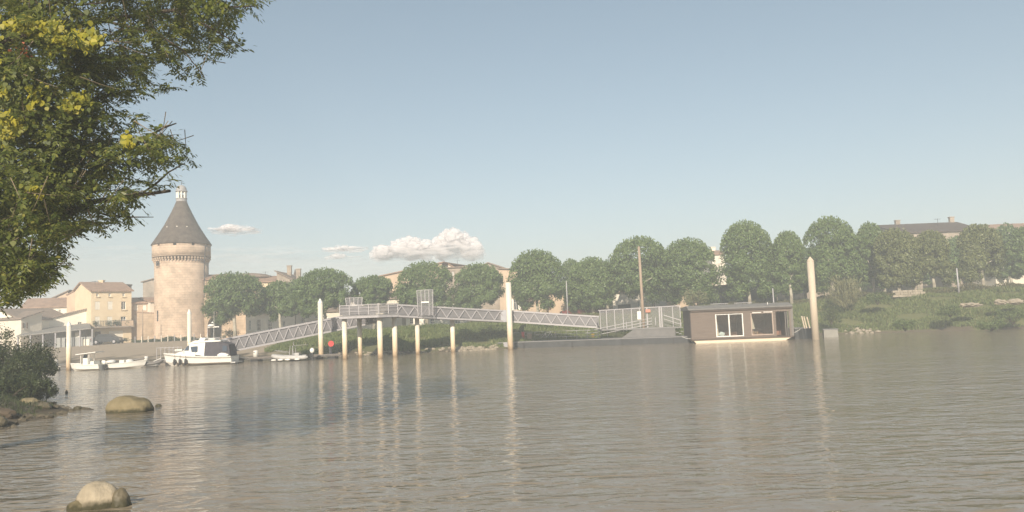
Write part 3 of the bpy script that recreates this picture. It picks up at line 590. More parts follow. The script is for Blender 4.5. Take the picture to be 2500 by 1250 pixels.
# pile platform
pts_px = [(829, 768, 70.2), (925, 766, 68.8), (972, 769, 70.2), (965, 770, 74.2), (930, 771, 79.5), (905, 772, 79.0)]
PL = [W(a, 768, c) for a, b, c in pts_px]; zd = W(925, 768, 69.5).z
org = Vector((PL[0].x, PL[0].y, zd)); pl = empty('platform', org, 0, 'raised grey steel platform with railings standing on four white piles', 'platform')
P2 = [Vector((p.x-org.x, p.y-org.y, 0)) for p in PL]
MB().prism([p+Vector((0, 0, -.05)) for p in P2], (0, 0, .08)).build('deck', deckgrey, pl)
for i in range(len(P2)):
    a, b = P2[i], P2[(i+1) % len(P2)]; beam(MB(), a+Vector((0, 0, -.16)), b+Vector((0, 0, -.16)), .12, .2).build('edge_beam', galv_l, pl)
for (i, j) in ((0, 1), (1, 2), (5, 0)):
    a, b = P2[i], P2[j]; n_ = 5 if (b-a).length > 3 else 3
    for h_ in (.35, .65, .92): beam(MB(), a+Vector((0, 0, h_)), b+Vector((0, 0, h_)), .045 if h_ < .9 else .07).build('rail', galv_l, pl)
    for t in range(n_):
        p = a.lerp(b, t/(n_-1)*.98+.01); q = MB(); q.box(p+Vector((0, 0, .48)), (.07, .07, .88)); q.build('railing_post', galv_l, pl)
    q = MB(); q.prism([a+Vector((0, .06, .08)), b+Vector((0, .06, .08)), b+Vector((0, .06, .86)), a+Vector((0, .06, .86))], (0, .01, 0)); q.build('mesh_infill', meshm, pl)
# tall mesh gates
def gate(label, px0, px1, ytop, ybot, Y, flare):
    a = W(px0, ybot, Y); b = W(px1, ybot, Y); t = W((px0+px1)/2, ytop, Y); H_ = t.z-a.z; wd = b.x-a.x
    r_ = empty('tall_mesh_gate', (a.x, Y, a.z), 0, label, 'gate', 'tall mesh security gates')
    bars = [0, .25, .5, .75, 1]
    for f in bars:
        x_ = f*wd; xt = x_+(f-.5)*flare; beam(MB(), (x_, 0, 0 if f in (0, .25, .75, 1) else H_*.5), (xt, 0, H_), .055).build('upright', galv_l, r_)
    for z_ in (.52,): beam(MB(), (wd*.24, -.03, H_*z_), (wd*.76, -.03, H_*z_), .1, .14).build('sign_bar', white, r_)
    beam(MB(), (-flare*.5, 0, H_), (wd+flare*.5, 0, H_), .05).build('top_bar', galv, r_)
    q = MB(); q.prism([(0, .03, 0), (wd, .03, 0), (wd+flare*.5, .03, H_*.98), (-flare*.5, .03, H_*.98)], (0, .012, 0)); q.build('mesh_infill', meshf, r_)
    return r_
gate('smaller flared mesh gate standing on the left of the pile platform', 849, 881, 727, 767, 71.5, .35)
gate('tallest mesh gate across the truss walkway right of the pile platform', 1021, 1057, 708, 771, 73.6, .12)
# ------------------------------------------------------------------ pilings
def piling_mat():
    m = bpy.data.materials.new('piling_paint'); m.use_nodes = True; n = m.node_tree; b = n.nodes['Principled BSDF']; lk = n.links.new
    b.inputs['Roughness'].default_value = .6
    g = n.nodes.new('ShaderNodeNewGeometry'); sp = n.nodes.new('ShaderNodeSeparateXYZ'); lk(g.outputs['Position'], sp.inputs[0])
    tx = n.nodes.new('ShaderNodeTexNoise'); lk(g.outputs['Position'], tx.inputs[0]); tx.inputs['Scale'].default_value = 1.8; tx.inputs['Detail'].default_value = 8
    a = n.nodes.new('ShaderNodeMath'); a.operation = 'MULTIPLY_ADD'; lk(tx.outputs[0], a.inputs[0]); a.inputs[1].default_value = 1.3; lk(sp.outputs[2], a.inputs[2])
    cr = n.nodes.new('ShaderNodeValToRGB'); mr = n.nodes.new('ShaderNodeMapRange'); mr.inputs[1].default_value = 0; mr.inputs[2].default_value = 4; lk(a.outputs[0], mr.inputs[0]); lk(mr.outputs[0], cr.inputs[0])
    e = cr.color_ramp.elements; e[0].position = .15; e[0].color = (.30, .21, .12, 1); e[1].position = .80; e[1].color = (.66, .61, .51, 1)
    x = e.new(.26); x.color = (.68, .52, .34, 1); x = e.new(.62); x.color = (.76, .65, .47, 1); x = e.new(.74); x.color = (.74, .69, .58, 1)
    lk(cr.outputs[0], b.inputs['Base Color']); return m
pm = piling_mat()
def piling(label, px, ytop, Y, wpx, cap='cone', group='tall guide pilings', lean=0, cat='piling'):
    t = W(px, ytop, Y); r_ = wpx*Y/1900/2; o_ = empty('piling', (t.x, Y, -1.0), 0, label, cat, group); H_ = t.z+1.0
    hc = .45 if cap == 'cone' else 0
    MB().lathe([(r_, 0), (r_, H_-hc)], 20).build('shaft', pm, o_, True)
    if cap == 'cone': MB().lathe([(r_*1.02, H_-hc), (r_*1.02, H_-hc+.08), (.05, H_)], 20).build('cap', offwhite, o_)
    else: MB().lathe([(r_*1.02, H_), (r_*1.02, H_+.06)], 20).build('cap', pm, o_)
    return o_
piling('leftmost tall white guide piling beside the small moored boats', 168.5, 785, 69.3, 11)
piling('white guide piling behind the cabin cruiser in front of the tower', 462, 755, 73.5, 9.5)
piling('pointed white guide piling by the red disc in front of the ramp', 781.5, 729, 73.0, 12)
piling('tall flat topped white piling rising through the walkway junction', 1240.5, 691, 77.6, 14, cap='flat')
pm2 = mat('tan_piling_paint', (.46, .385, .29), .65, .12, 1.2, col2=(.54, .46, .35), stretch=(1, 1, .4))
tp_ = piling('tallest pointed tan piling standing right of the houseboat', 1977.5, 627, 72.8, 16.5)
for c_ in tp_.children: c_.data.materials[0] = pm2
sup = 'white piles carrying the platform and walkway'
for lab, px, yt, Y, wd in (('front left support pile of the raised platform', 840.5, 776, 70.7, 12), ('rear support pile of the raised platform, its top in shade', 877, 776, 73.5, 11.5),
                           ('front middle support pile of the raised platform', 926.5, 773, 69.6, 13), ('front right support pile of the raised platform', 962.5, 773, 71.3, 12.5),
                           ('shaded pile under the walkway below the tallest mesh gate', 1018, 778, 75.0, 11), ('pale pile standing alone under the level walkway', 1104, 782, 77.0, 11)):
    piling(lab, px, yt, Y, wd, cap='flat', group=sup, cat='pile')

# ------------------------------------------------------------------ right pontoon
def pontoon(name, label, A, B, depth, z1, m=darkhull, cat='pontoon'):
    A = Vector(A); B = Vector(B); D = B-A; u = Vector((D.x, D.y, 0)); L_ = u.length; a = math.atan2(u.y, u.x)
    r_ = empty(name, (A.x, A.y, 0), a, label, cat)
    q = MB(); q.box((L_/2, depth/2, z1/2-.2), (L_, depth, z1+.3)); q.build('hull', m, r_)
    q = MB(); q.box((L_/2, depth/2, z1-.0), (L_+.08, depth+.08, .07)); q.build('deck', deckgrey, r_)
    return r_, L_
pA = G(1213, 852); pB = G(1700, 836.5)
pon, PLn = pontoon('pontoon', 'long dark pontoon with grey deck moored before the bank', pA, pB, 3.6, .62)
for i in range(9):
    x_ = 1.2+i*1.12; q = MB(); q.box((x_, 3.3, 1.12), (.05, .05, .92)); q.build('railing_post', galv, pon)
for h_ in (.95, 1.25, 1.55): beam(MB(), (1.2, 3.3, h_), (10.2, 3.3, h_), .04).build('rail', galv, pon)
for i in range(4):
    x_ = 2.8+i*5; q = MB(); q.box((x_, -.06, .3), (.18, .1, .5)); q.build('fender', blackp, pon)
q = MB(); q.box((1.3, -.12, .3), (1.1, .3, .72)); q.build('piling_collar', galv, pon)
pu = Vector((math.cos(pon.rotation_euler[2]), math.sin(pon.rotation_euler[2]), 0)); pv = Vector((-pu.y, pu.x, 0))
def onp(s, d, z=.66): return Vector((pA.x, pA.y, 0))+pu*s+pv*d+Vector((0, 0, z))
def s_of(px, d=0):           # distance along the pontoon at a photo column
    best = min(np.arange(-1, PLn+3, .05), key=lambda s: abs(project(onp(s, d))[0]-px)); return float(best)
Minv = CM.inverted()
def project(p):
    c = Minv @ Vector(p); return (CX+FPX*c.x/-c.z, CY-FPX*c.y/-c.z)
# landing with tall fence
s0, s1 = s_of(1462, 2.6), s_of(1664, 2.6)
ld = empty('fenced_landing', onp(s0, 2.3), pon.rotation_euler[2], 'raised grey landing with tall mesh fence panels on the pontoon', 'landing stage')
LL = s1-s0; zd_ = .85
q = MB(); q.box((LL/2, .6, zd_), (LL, 1.6, .12)); q.build('deck', deckgrey, ld)
q = MB(); q.prism([(2.4, -.15, 0), (LL-.6, -.15, 0), (LL-.6, -.15, zd_-.07), (3.6, -.15, zd_-.07)], (0, 1.4, 0)); q.build('support_frame', mat('dark_grey_plate', (.15, .145, .14), .7, .15, 2), ld)
posts = [0.02, .10, .20, .305, .41, .51, .60, .75, .775, .91, 1.0]
ztop0 = W(1463, 757, 77).z-.66; ztop1 = W(1668, 745, 77).z-.66
for f in posts:
    z0 = .15 if f < .15 else (zd_*.6 if f < .35 else zd_); zt = ztop0+(ztop1-ztop0)*f
    thick = .13 if f in (.60, .75, .775) else .08
    beam(MB(), (f*LL, 1.35, z0), (f*LL, 1.35, zt), thick).build('fence_post', galv_l, ld)
beam(MB(), (0, 1.35, ztop0), (LL, 1.35, ztop1), .08).build('top_rail', galv_l, ld)
for i in range(len(posts)-1):
    a, b = posts[i]*LL+.05, posts[i+1]*LL-.05
    if b-a < .1: continue
    zt = ztop0+(ztop1-ztop0)*posts[i]-.05; q = MB(); q.box(((a+b)/2, 1.35, (zt+zd_)/2-.15), (b-a, .012, zt-zd_+.3)); q.build('mesh_panel', meshf, ld)
for f in (0, .35, .7):
    beam(MB(), (f*LL, -.1, .3+f*1.2), (f*LL, -.1, 1.25+f*1.0), .06).build('railing_post', galv, ld)
for h_ in (.55, .85, 1.15):
    q = MB(); beam(q, (-1.3, -.1, h_-.35), (LL*.66, -.1, h_+.75), .05); q.build('rail', galv_l, ld)
beam(MB(), (LL*.80, -.1, 2.15), (LL*1.0, -.1, 1.55), .07).build('stair_rail', galv_l, ld)
beam(MB(), (LL*.80, -.1, 1.75), (LL*1.0, -.1, 1.15), .05).build('stair_rail', galv_l, ld)
for i in range(6):
    q = MB(); q.box((LL*.80+i*.28+.15, .5, zd_-i*.13), (.26, 1.1, .05)); q.build('stair_tread', galv, ld)
for h_ in (.4, .8, 1.2): beam(MB(), (LL*.99, 1.3, h_), (LL*1.1, 1.3, h_), .05).build('rail', galv, ld)
# notice boards on the fence
def board(label, px, py, Y, w_, h_, m, cat='sign', post=None):
    p = W(px, py, Y); q = MB(); q.box((0, 0, 0), (w_, .03, h_)); q.box((0, .03, 0), (w_*.9, .03, h_*.9)); o_ = q.build('sign_board', m); o_.location = p; return tag(o_, label, cat)
fp = onp(s0, 3.5); Yf = fp.y-.25
board('white notice board on the tall landing fence', 1560.5, 770, onp(s_of(1560), 3.5).y-.12, .40, .85, white)
board('small faded red sign high on the landing fence', 1582, 759, onp(s_of(1582), 3.5).y-.12, .5, .3, mat('faded_red_sign', (.55, .22, .15), .6, .2, 8))
board('small yellow sign on the pontoon railing', 1447.5, 818.5, onp(s_of(1447), 3.2).y-.1, .3, .42, yellowp)
# lifebuoy box, crate, bicycle
p = onp(s_of(1266), 2.6); lb = empty('lifebuoy_stand', p, 0, 'red lifebuoy cabinet on the pontoon beside the tall piling', 'lifebuoy stand')
MB().box((0, 0, .45), (.28, .2, .9)).build('cabinet', redp, lb); MB().box((0, 0, .93), (.34, .26, .06)).build('lid', redp, lb)
p = onp(s_of(1283), 2.6); cr_ = empty('wooden_crate', p, 0, 'brown box standing on the pontoon right of the red cabinet', 'box')
MB().box((0, 0, .38), (.5, .5, .76)).build('body', woodpole, cr_); MB().box((0, 0, .79), (.56, .56, .05)).build('lid', galv, cr_)
def torus(mb, c, R_, r_, n=20, m_=6, axis='Y'):
    base = len(mb.v)
    for i in range(n):
        a = 2*math.pi*i/n
        for j in range(m_):
            b = 2*math.pi*j/m_; rr = R_+r_*math.cos(b); mb.v.append((c[0]+rr*math.cos(a), c[1]+r_*math.sin(b), c[2]+rr*math.sin(a)))
    for i in range(n):
        for j in range(m_):
            mb.f.append((base+i*m_+j, base+i*m_+(j+1) % m_, base+((i+1) % n)*m_+(j+1) % m_, base+((i+1) % n)*m_+j))
    return mb
p = onp(s_of(1326), 2.9); bk = empty('bicycle', p, pon.rotation_euler[2], 'white and dark bicycle leaning on the pontoon railing', 'bicycle')
for x_ in (-.52, .52):
    wq = torus(MB(), (x_, 0, .34), .32, .022).build('wheel', rubber, bk); torus(MB(), (x_, 0, .34), .29, .012).build('rim', galv, wq)
    q = MB()
    for i in range(8):
        a = math.pi*i/8; q.tube([(x_-.28*math.cos(a), 0, .34-.28*math.sin(a)), (x_+.28*math.cos(a), 0, .34+.28*math.sin(a))], .004, 4)
    q.build('spokes', galv, wq)
q = MB()
for a, b in (((-.52, 0, .34), (-.1, 0, .30)), ((-.1, 0, .30), (-.22, 0, .82)), ((-.52, 0, .34), (-.2, 0, .74)), ((-.1, 0, .30), (.36, 0, .78)), ((-.2, 0, .74), (.36, 0, .82)), ((.34, 0, .9), (.52, 0, .34))): q.tube([a, b], .02, 6)
q.build('frame', white, bk); MB().box((-.24, 0, .86), (.24, .12, .06)).build('saddle', blackp, bk); MB().tube([(.36, -.25, .93), (.36, .25, .93)], .018, 6).build('handlebar', blackp, bk)
torus(MB(), (-.1, -.03, .30), .09, .01, 14, 4).build('chainring', galv, bk)
# dark block pontoon next to houseboat, right boxes
q = G(1942, 828); q2 = G(1999, 826); pr, _ = pontoon('mooring_float', 'dark steel float around the tallest piling by the houseboat', q, q2, 3.4, 1.02)
q = G(2012, 824); q2 = G(2047, 823); pr2, _ = pontoon('mooring_float', 'pale grey concrete block float right of the tallest piling', q, q2, 1.6, .78, mat('pale_float', (.26, .25, .22), .85, .1, 2))
p = W(1965, 800, 73.4)
bd = empty('board_stack', (p.x-.1, 73.2, 1.06), 0, 'upright pale boards leaning beside the tallest piling', 'boards')
for i, x_ in enumerate((0, .2, .48)):
    q = MB(); beam(q, (x_, 0, 0), (x_-.1, .25, 1.15-.05*i), .13, .03); q.build('board', mat('pale_board', (.5, .42, .32), .8, .2, 3), bd)

# ------------------------------------------------------------------ houseboat
ha = G(1693, 838.5); hb2 = G(1934, 829.5)
hv = Vector((hb2.x-ha.x, hb2.y-ha.y, 0)); HL = hv.length; hang = math.atan2(hv.y, hv.x)
hbt = empty('houseboat', (ha.x, ha.y, 0), hang, 'brown clad flat roofed houseboat with large sliding windows on cream hull', 'houseboat')
hs = lambda px, d=0.0: min(np.arange(-2, HL+3, .02), key=lambda s: abs(project(Vector((ha.x, ha.y, 0))+hv.normalized()*s+Vector((-hv.y, hv.x, 0)).normalized()*d+Vector((0, 0, 1.5)))[0]-px))
creamhull = mat('cream_hull_paint', (.72, .60, .45), .5, .08, 1.5)
MB().prism([(.5, 0, -.25), (HL-1.2, 0, -.25), (HL+.1, 0, .30), (0, 0, .30)], (0, 3.6, 0)).build('hull', creamhull, hbt)
xL, xR = hs(1687), hs(1934); yF = -.05
MB().box(((xL+xR)/2, 1.85, .34), (xR-xL+.1, 4.0, .10)).build('floor', mat('dark_edge', (.10, .075, .06), .8, .2, 2), hbt)
clad = mat('brown_cladding', (.145, .112, .090), .8, .15, 2.0, stretch=(.4, 1, 7), col2=(.19, .15, .122))
zt = W(1700, 757.5, ha.y).z; zf = .40
def hz(py, px=1800): 
    s = hs(px); y_ = ha.y+hv.normalized().y*s; return W(px, py, y_).z
w1a, w1b, w1z0, w1z1 = hs(1747), hs(1814), hz(822, 1780), hz(766, 1780)
w2a, w2b, w2z0, w2z1 = hs(1833), hs(1887), hz(818, 1860), hz(763, 1860)
w3a, w3b = hs(1905), hs(1927)
# boards (horizontal) filling around openings
opens = [(w1a, w1b, w1z0, w1z1), (w2a, w2b, w2z0, w2z1), (w2b+.28, w3b, zf+.05, w2z1)]
nb = 20; bh_ = (zt-zf)/nb
for i in range(nb):
    z0, z1 = zf+i*bh_, zf+(i+1)*bh_-.012; zc = (z0+z1)/2
    cuts = sorted([(a, b) for a, b, c, d in opens if c < zc < d]); x_ = xL
    for a, b in cuts+[(xR, None)]:
        if a-x_ > .05: q = MB(); q.box(((x_+a)/2, yF, zc), (a-x_, .04, z1-z0)); q.build('cladding_board', clad, hbt)
        if b is not None: x_ = b
MB().box((xL-.02, 1.85, (zt+zf)/2), (.08, 3.76, zt-zf)).build('end_wall', mat('dark_end_wall', (.07, .055, .05), .8, .2, 2), hbt)
endw = MB(); endw.box((xR+.02, 2.6, (zt+zf)/2), (.08, 2.2, zt-zf)); endw.build('end_wall', clad, hbt)
MB().box((xR, 0.0, (zt+zf)/2), (.22, .16, zt-zf)).build('corner_post', mat('grey_post', (.17, .155, .14), .8, .1, 2), hbt)
MB().box(((xL+xR)/2, 3.72, (zt+zf)/2), (xR-xL, .06, zt-zf)).build('rear_wall', mat('interior_wood', (.24, .13, .085), .8, .15, 2), hbt)
for x_ in (hs(1822), w2b+.14): MB().box((x_, 1.9, (zt+zf)/2), (.06, 3.5, zt-zf-.05)).build('partition', mat('interior_wood', (.24, .13, .085)), hbt)
roofm = mat('grey_felt_roof', (.16, .155, .145), .85, .12, 2)
MB().prism([(xL-.25, -.35, zt), (xL-.25, 4.0, zt), (xL-.25, 4.0, zt+.14), (xL-.25, .9, zt+.44), (xL-.25, -.35, zt+.13)], (xR-xL+.3, 0, 0)).build('roof', roofm, hbt)
MB().box(((xL+xR)/2, -.2, zt-.07), (xR-xL, .1, .12)).build('fascia', mat('dark_edge', (.1, .075, .06)), hbt)
for f in (.32, .56): 
    q = MB()
    q.box((xL+f*(xR-xL), 1.2, zt+.55), (1.7, .04, .05))
    for k_ in range(9): q.box((xL+f*(xR-xL)-.8+k_*.2, 1.2, zt+.45), (.02, .02, .2))
    q.build('roof_rail', galv, hbt)
MB().tube([(xL+.78*(xR-xL), .3, zt+.2), (xL+.78*(xR-xL), .3, zt+.52)], .03, 6).build('roof_vent', white, hbt)
def slider(a, b, z0, z1, m, mull):
    q = MB(); tk = .09
    q.box((a+tk/2, yF-.05, (z0+z1)/2), (tk, .1, z1-z0)); q.box((b-tk/2, yF-.05, (z0+z1)/2), (tk, .1, z1-z0)); q.box(((a+b)/2, yF-.05, z0+tk/2), (b-a-2*tk, .1, tk)); q.box(((a+b)/2, yF-.05, z1-tk/2), (b-a-2*tk, .1, tk*.6))
    for f in mull: q.box((a+f*(b-a), yF-.04, (z0+z1)/2), (.11, .1, z1-z0-2*tk))
    return q.build('window', m, hbt)
def clear_glass():
    m = bpy.data.materials.new('clear_glass'); m.use_nodes = True; n = m.node_tree; n.nodes.remove(n.nodes['Principled BSDF']); lk = n.links.new
    t = n.nodes.new('ShaderNodeBsdfTransparent'); t.inputs[0].default_value = (.9, .93, .92, 1); g = n.nodes.new('ShaderNodeBsdfGlossy'); g.inputs['Roughness'].default_value = .03
    fr = n.nodes.new('ShaderNodeFresnel'); fr.inputs[0].default_value = 1.5; mx = n.nodes.new('ShaderNodeMixShader'); lk(fr.outputs[0], mx.inputs[0]); lk(t.outputs[0], mx.inputs[1]); lk(g.outputs[0], mx.inputs[2]); lk(mx.outputs[0], n.nodes['Material Output'].inputs[0]); return m
cg = clear_glass()
w1 = slider(w1a, w1b, w1z0, w1z1, white, (.49,)); w2 = slider(w2a, w2b, w2z0, w2z1, mat('bronze_frame', (.38, .30, .24), .5, .1, 3), ())
for a, b, p_ in ((w1a+.09, (w1a+w1b)/2-.05, w1), ((w1a+w1b)/2+.05, w1b-.09, w1), (w2a+.09, w2b-.09, w2)):
    z0, z1 = (w1z0, w1z1) if p_ is w1 else (w2z0, w2z1)
    MB().box(((a+b)/2, yF-.02, (z0+z1)/2), (b-a, .012, z1-z0-.1)).build('pane', cg, p_)
MB().box(((w2a+w2b)/2-.45, yF-.08, w2z1+.02), (.85, .05, .06)).build('blind_rail', white, hbt); MB().box(((w2a+w2b)/2+.6, yF-.08, w2z1+.04), (.85, .05, .06)).build('blind_rail', white, hbt)
for x_ in (hs(1918), hs(1922.5), hs(1927)): MB().box((x_, yF+.05, (zf+w2z1)/2), (.07, .06, w2z1-zf)).build('sliding_panel', mat('grey_post', (.17, .155, .14)), hbt)
wedgem = mat('pale_wedge_face', (.55, .45, .36), .9, .12, 4)  # pale triangular panels just inside the left edges of both windows
MB().prism([(w1a+.12, .12, w1z0+.1), (w1a+.32, .12, w1z0+.1), (w1a+.16, .12, w1z1-.5)], (0, .05, 0)).build('pale_wedge', wedgem, hbt)
MB().prism([(w2a+.12, .12, w2z0+.6), (w2a+.42, .12, w2z0+.6), (w2a+.13, .12, w2z1-.15)], (0, .05, 0)).build('pale_wedge', wedgem, hbt)
chm = mat('light_wood_furniture', (.55, .34, .20), .6, .1, 3)
def onhb(x_, y_, z_): 
    u_ = hv.normalized(); return Vector((ha.x, ha.y, 0))+u_*x_+Vector((-u_.y, u_.x, 0))*y_+Vector((0, 0, z_))
ch = empty('chair', onhb(w2a+.55, .7, .39), hang, 'light wooden chair inside the houseboat right window', 'chair')
MB().box((0, 0, .45), (.42, .42, .05)).build('seat', chm, ch); MB().box((-.19, 0, .70), (.04, .42, .45)).build('backrest', chm, ch)
for a in (-.18, .18):
    for b in (-.18, .18): MB().box((a, b, .21), (.045, .045, .42)).build('leg', chm, ch)
tb = empty('table', onhb(w2a+1.25, 1.6, .39), hang, 'dark low table inside the houseboat right window', 'table')
MB().box((0, 0, .72), (.9, .7, .04)).build('tabletop', doorbrown, tb)
for a in (-.4, .4):
    for b in (-.3, .3): MB().box((a, b, .35), (.05, .05, .70)).build('leg', doorbrown, tb)
pi_ = MB(); pi_.blob((0, 0, .2), (.3, .12, .22), 3, .25, 3); po = pi_.build('cushion', mat('pale_cushion', (.6, .62, .6), .9, .05, 3), None, True); po.location = onhb(w1a+.62, .35, .39+w1z0-.4+.05); tag(po, 'pale cushion on the floor behind the houseboat left window', 'cushion')
# ------------------------------------------------------------------ left dock
def dock(label, A, B, wd):
    A = Vector(A); B = Vector(B); D = B-A; L_ = D.length; r_ = empty('floating_dock', (A.x, A.y, 0), math.atan2(D.y, D.x), label, 'dock')
    MB().box((L_/2, wd/2, .36), (L_, wd, .08)).build('deck', mat('dock_planks', (.23, .20, .17), .85, .2, 3, stretch=(1, 6, 1)), r_)
    beam(MB(), (0, -.02, .28), (L_, -.02, .28), .08, .16).build('side_beam', mat('dock_beam', (.11, .10, .09), .8, .2, 3), r_)
    n_ = int(L_/1.6)
    for i in range(n_): MB().box(((i+.5)*L_/n_, wd/2, .1), (.7, wd*.9, .4)).build('float', blackp, r_)
    return r_
d1a = G(120, 903); d1b = G(400, 895)
dock('left floating dock behind the small motorboats', (d1a.x, 70.3, 0), (d1b.x+.2, 71.8, 0), 1.4)
dock('right floating dock between the cabin cruiser and the platform piles', (W(395, 890, 72).x+.4, 72.2, 0), (W(832, 870, 72.3).x, 72.3, 0), 1.5)
# dock pedestals
def pedestal(label, px, py, Y, w_, h_):
    p = W(px, py, Y); r_ = empty('service_pedestal', (p.x, Y, .40), 0, label, 'pedestal', 'white service pedestals on the docks')
    q = MB(); q.lathe([(w_/2, 0), (w_/2, h_*.85), (w_*.42, h_*.95), (w_*.2, h_)], 12); q.build('body', offwhite, r_, True)
    MB().box((-w_*.15, -w_/2, h_*.7), (.08, .05, .08)).build('socket', blackp, r_)
pedestal('white service pedestal on the right dock near the cruiser stern', 624.5, 880, 72.9, .46, .62)
pedestal('white service pedestal left of the leftmost piling', 136, 896, 70.9, .38, .55)
pedestal('white service pedestal between the motorboat and the inflatable dinghy', 357, 888, 71.6, .36, .5)
# red disc sign
p = W(808.5, 839, 72.6); rs = empty('navigation_sign', (p.x, 72.6, .40), 0, 'red round disc sign on a dark post beside the pointed piling', 'sign')
MB().tube([(0, 0, 0), (0, 0, p.z-.4)], .05, 8).build('post', iron, rs)
q = MB(); q.tube([(0, -.04, p.z-.4), (0, -.07, p.z-.4)], .27, 24); q.build('disc', redp, rs)
MB().box((-.12, 0, .35), (.14, .14, .7)).build('box', iron, rs)
# bow gate posts near the cruiser
gp = W(395, 880, 72.4); gt = empty('dock_gate', (gp.x, 72.5, .4), 0, 'light grey barred gate on the dock in front of the cruiser bow', 'gate')
for i in range(7): MB().box((-.5+i*.38, 0, .62), (.045, .045, 1.24)).build('bar', galv_l, gt)
for z_ in (.1, 1.2): MB().box((.64, 0, z_), (2.32, .04, .045)).build('rail', galv_l, gt)

# ------------------------------------------------------------------ boats
def hullmesh(L_, Bm, hs_, hb_, draft=.18, n=18, full=.55, rake=.12):
    """stern at x=0, bow at +L; returns list of section rings (port..starboard)"""
    secs = []
    for i in range(n+1):
        t = i/n; x_ = t*L_; b = Bm/2*(1-max(0, (t-full)/(1-full))**2.2)*(0.9+.1*min(1, t*4)); b = max(b, .015)
        g = hs_+(hb_-hs_)*t**1.8; ch_ = .12+.30*hb_*max(0, t-.5)*2*.6; kx = x_-rake*L_*max(0, t-.72)/.28*(1) 
        bc = b*(.86-.25*max(0, t-.5)); kz = -draft+draft*1.1*max(0, (t-.8)/.2)**2
        secs.append([(x_, -b, g), (x_-(x_-kx)*.35, -bc, ch_), (kx, 0, kz), (x_-(x_-kx)*.35, bc, ch_), (x_, b, g)])
    return secs
def hull_build(secs, m, parent, deckdrop=.06, deckm=None, name='hull'):
    mb = MB(); k_ = len(secs[0])
    for s in secs: mb.v += s
    for i in range(len(secs)-1):
        for j in range(k_-1): a = i*k_+j; mb.f.append((a, a+1, a+k_+1, a+k_))
    mb.f.append(tuple(range(k_)))
    ho = mb.build(name, m, parent, False)
    d = MB()
    for s in secs: d.v += [(s[0][0], s[0][1]*.96, s[0][2]-deckdrop), (s[4][0], s[4][1]*.96, s[4][2]-deckdrop)]
    for i in range(len(secs)-1): a = i*2; d.f.append((a, a+1, a+3, a+2))
    d.build('deck', deckm or m, parent)
    g = MB()
    for sd_ in (0, 4): g.tube([secs[i][sd_] for i in range(len(secs))], .035, 6)
    g.build('gunwale', m, parent); return ho
def loft(rings, cap=True):
    mb = MB(); k_ = len(rings[0])
    for r_ in rings: mb.v += [tuple(p) for p in r_]
    for i in range(len(rings)-1):
        for j in range(k_): a = i*k_+j; b = i*k_+(j+1) % k_; mb.f.append((a, b, b+k_, a+k_))
    if cap: mb.f.append(tuple(reversed(range(k_)))); mb.f.append(tuple(range((len(rings)-1)*k_, len(rings)*k_)))
    return mb
# cabin cruiser (bow to the left)
cs = W(574, 886, 70.2); CL = 6.4
cr = empty('cabin_cruiser', (cs.x, 70.2, 0), math.pi+.0, 'white cabin cruiser with flybridge, dark stern canopy and three fenders', 'motorboat'); cr.scale = (1, 1, 1.10)
LB = CL; BM_ = 2.35
hull_build(hullmesh(LB, BM_, .62, 1.02, .25, 22, .45, .10), white, cr, .05)
# rubbing strake and boot stripe (thin real strips)
st = MB(); sec = hullmesh(LB, BM_, .62, 1.02, .25, 22, .45, .10)
for sd_, o_ in ((0, -1), (4, 1)): st.tube([(s[sd_][0], s[sd_][1]*1.01, s[sd_][2]-.10) for s in sec], .025, 5)
st.build('rubbing_strake', mat('grey_stripe', (.25, .22, .18), .6, .1, 3), cr)
st = MB()
for sd_, q_ in ((1, -1), (3, 1)): st.tube([(s[sd_][0], s[sd_][1]*1.02, s[sd_][2]+.02) for s in sec[:20]], .035, 5)
st.build('boot_stripe', mat('brown_stripe', (.17, .13, .10), .6, .1, 3), cr)
def ring(x_, zb, zt_, wb, wt): return [(x_, -wb, zb), (x_, -wt, zt_), (x_, wt, zt_), (x_, wb, zb)]
zc0 = .75
MB().add([], [])
loft([ring(5.35, .92, .93, .25, .2), ring(4.75, .86, 1.12, .72, .60), ring(3.75, .78, 1.2, .95, .85), ring(3.2, .75, 1.2, 1.0, .92)]).build('foredeck_coach', white, cr)
loft([[(4.45, -.82, 1.08), (3.75, -.72, 1.70), (3.75, .72, 1.70), (4.45, .82, 1.08)], [(2.4, -.98, .72), (2.35, -.82, 1.86), (2.35, .82, 1.86), (2.4, .98, .72)]]).build('cabin', white, cr)
MB().prism([(4.3, -.66, 1.19), (3.80, -.62, 1.66), (3.80, .62, 1.66), (4.3, .66, 1.19)], (.045, 0, .03)).build('windscreen', bglass, cr)
for sg in (-1, 1):
    MB().prism([(4.22, sg*.86, 1.22), (3.86, sg*.80, 1.60), (3.80, sg*.80, 1.60), (3.80, sg*.87, 1.22)], (0, sg*.03, 0)).build('quarter_window', bglass, cr)
    MB().prism([(3.62, sg*.885, 1.50), (3.50, sg*.93, 1.07), (3.02, sg*.955, 1.07), (3.02, sg*.885, 1.53)], (0, sg*.03, 0)).build('side_window', bglass, cr)
MB().prism([(2.9, -1.02, .72), (2.1, -1.02, .72), (2.6, -.9, 1.85), (2.95, -.9, 1.85)], (0, .06, 0)).build('side_door_frame', white, cr)
loft([ring(3.95, 1.70, 1.74, .7, .6), ring(3.3, 1.75, 1.98, .85, .7), ring(2.6, 1.82, 1.95, .88, .8), ring(1.0, 1.84, 1.92, .82, .78)]).build('roof', white, cr)
q = MB()
for x_ in np.arange(1.1, 3.3, .3):
    for sg in (-1, 1): q.tube([(x_, sg*.72, 1.90), (x_, sg*.72, 2.14)], .012, 5)
for sg in (-1, 1): q.tube([(1.1, sg*.72, 2.14), (3.2, sg*.72, 2.14)], .014, 5)
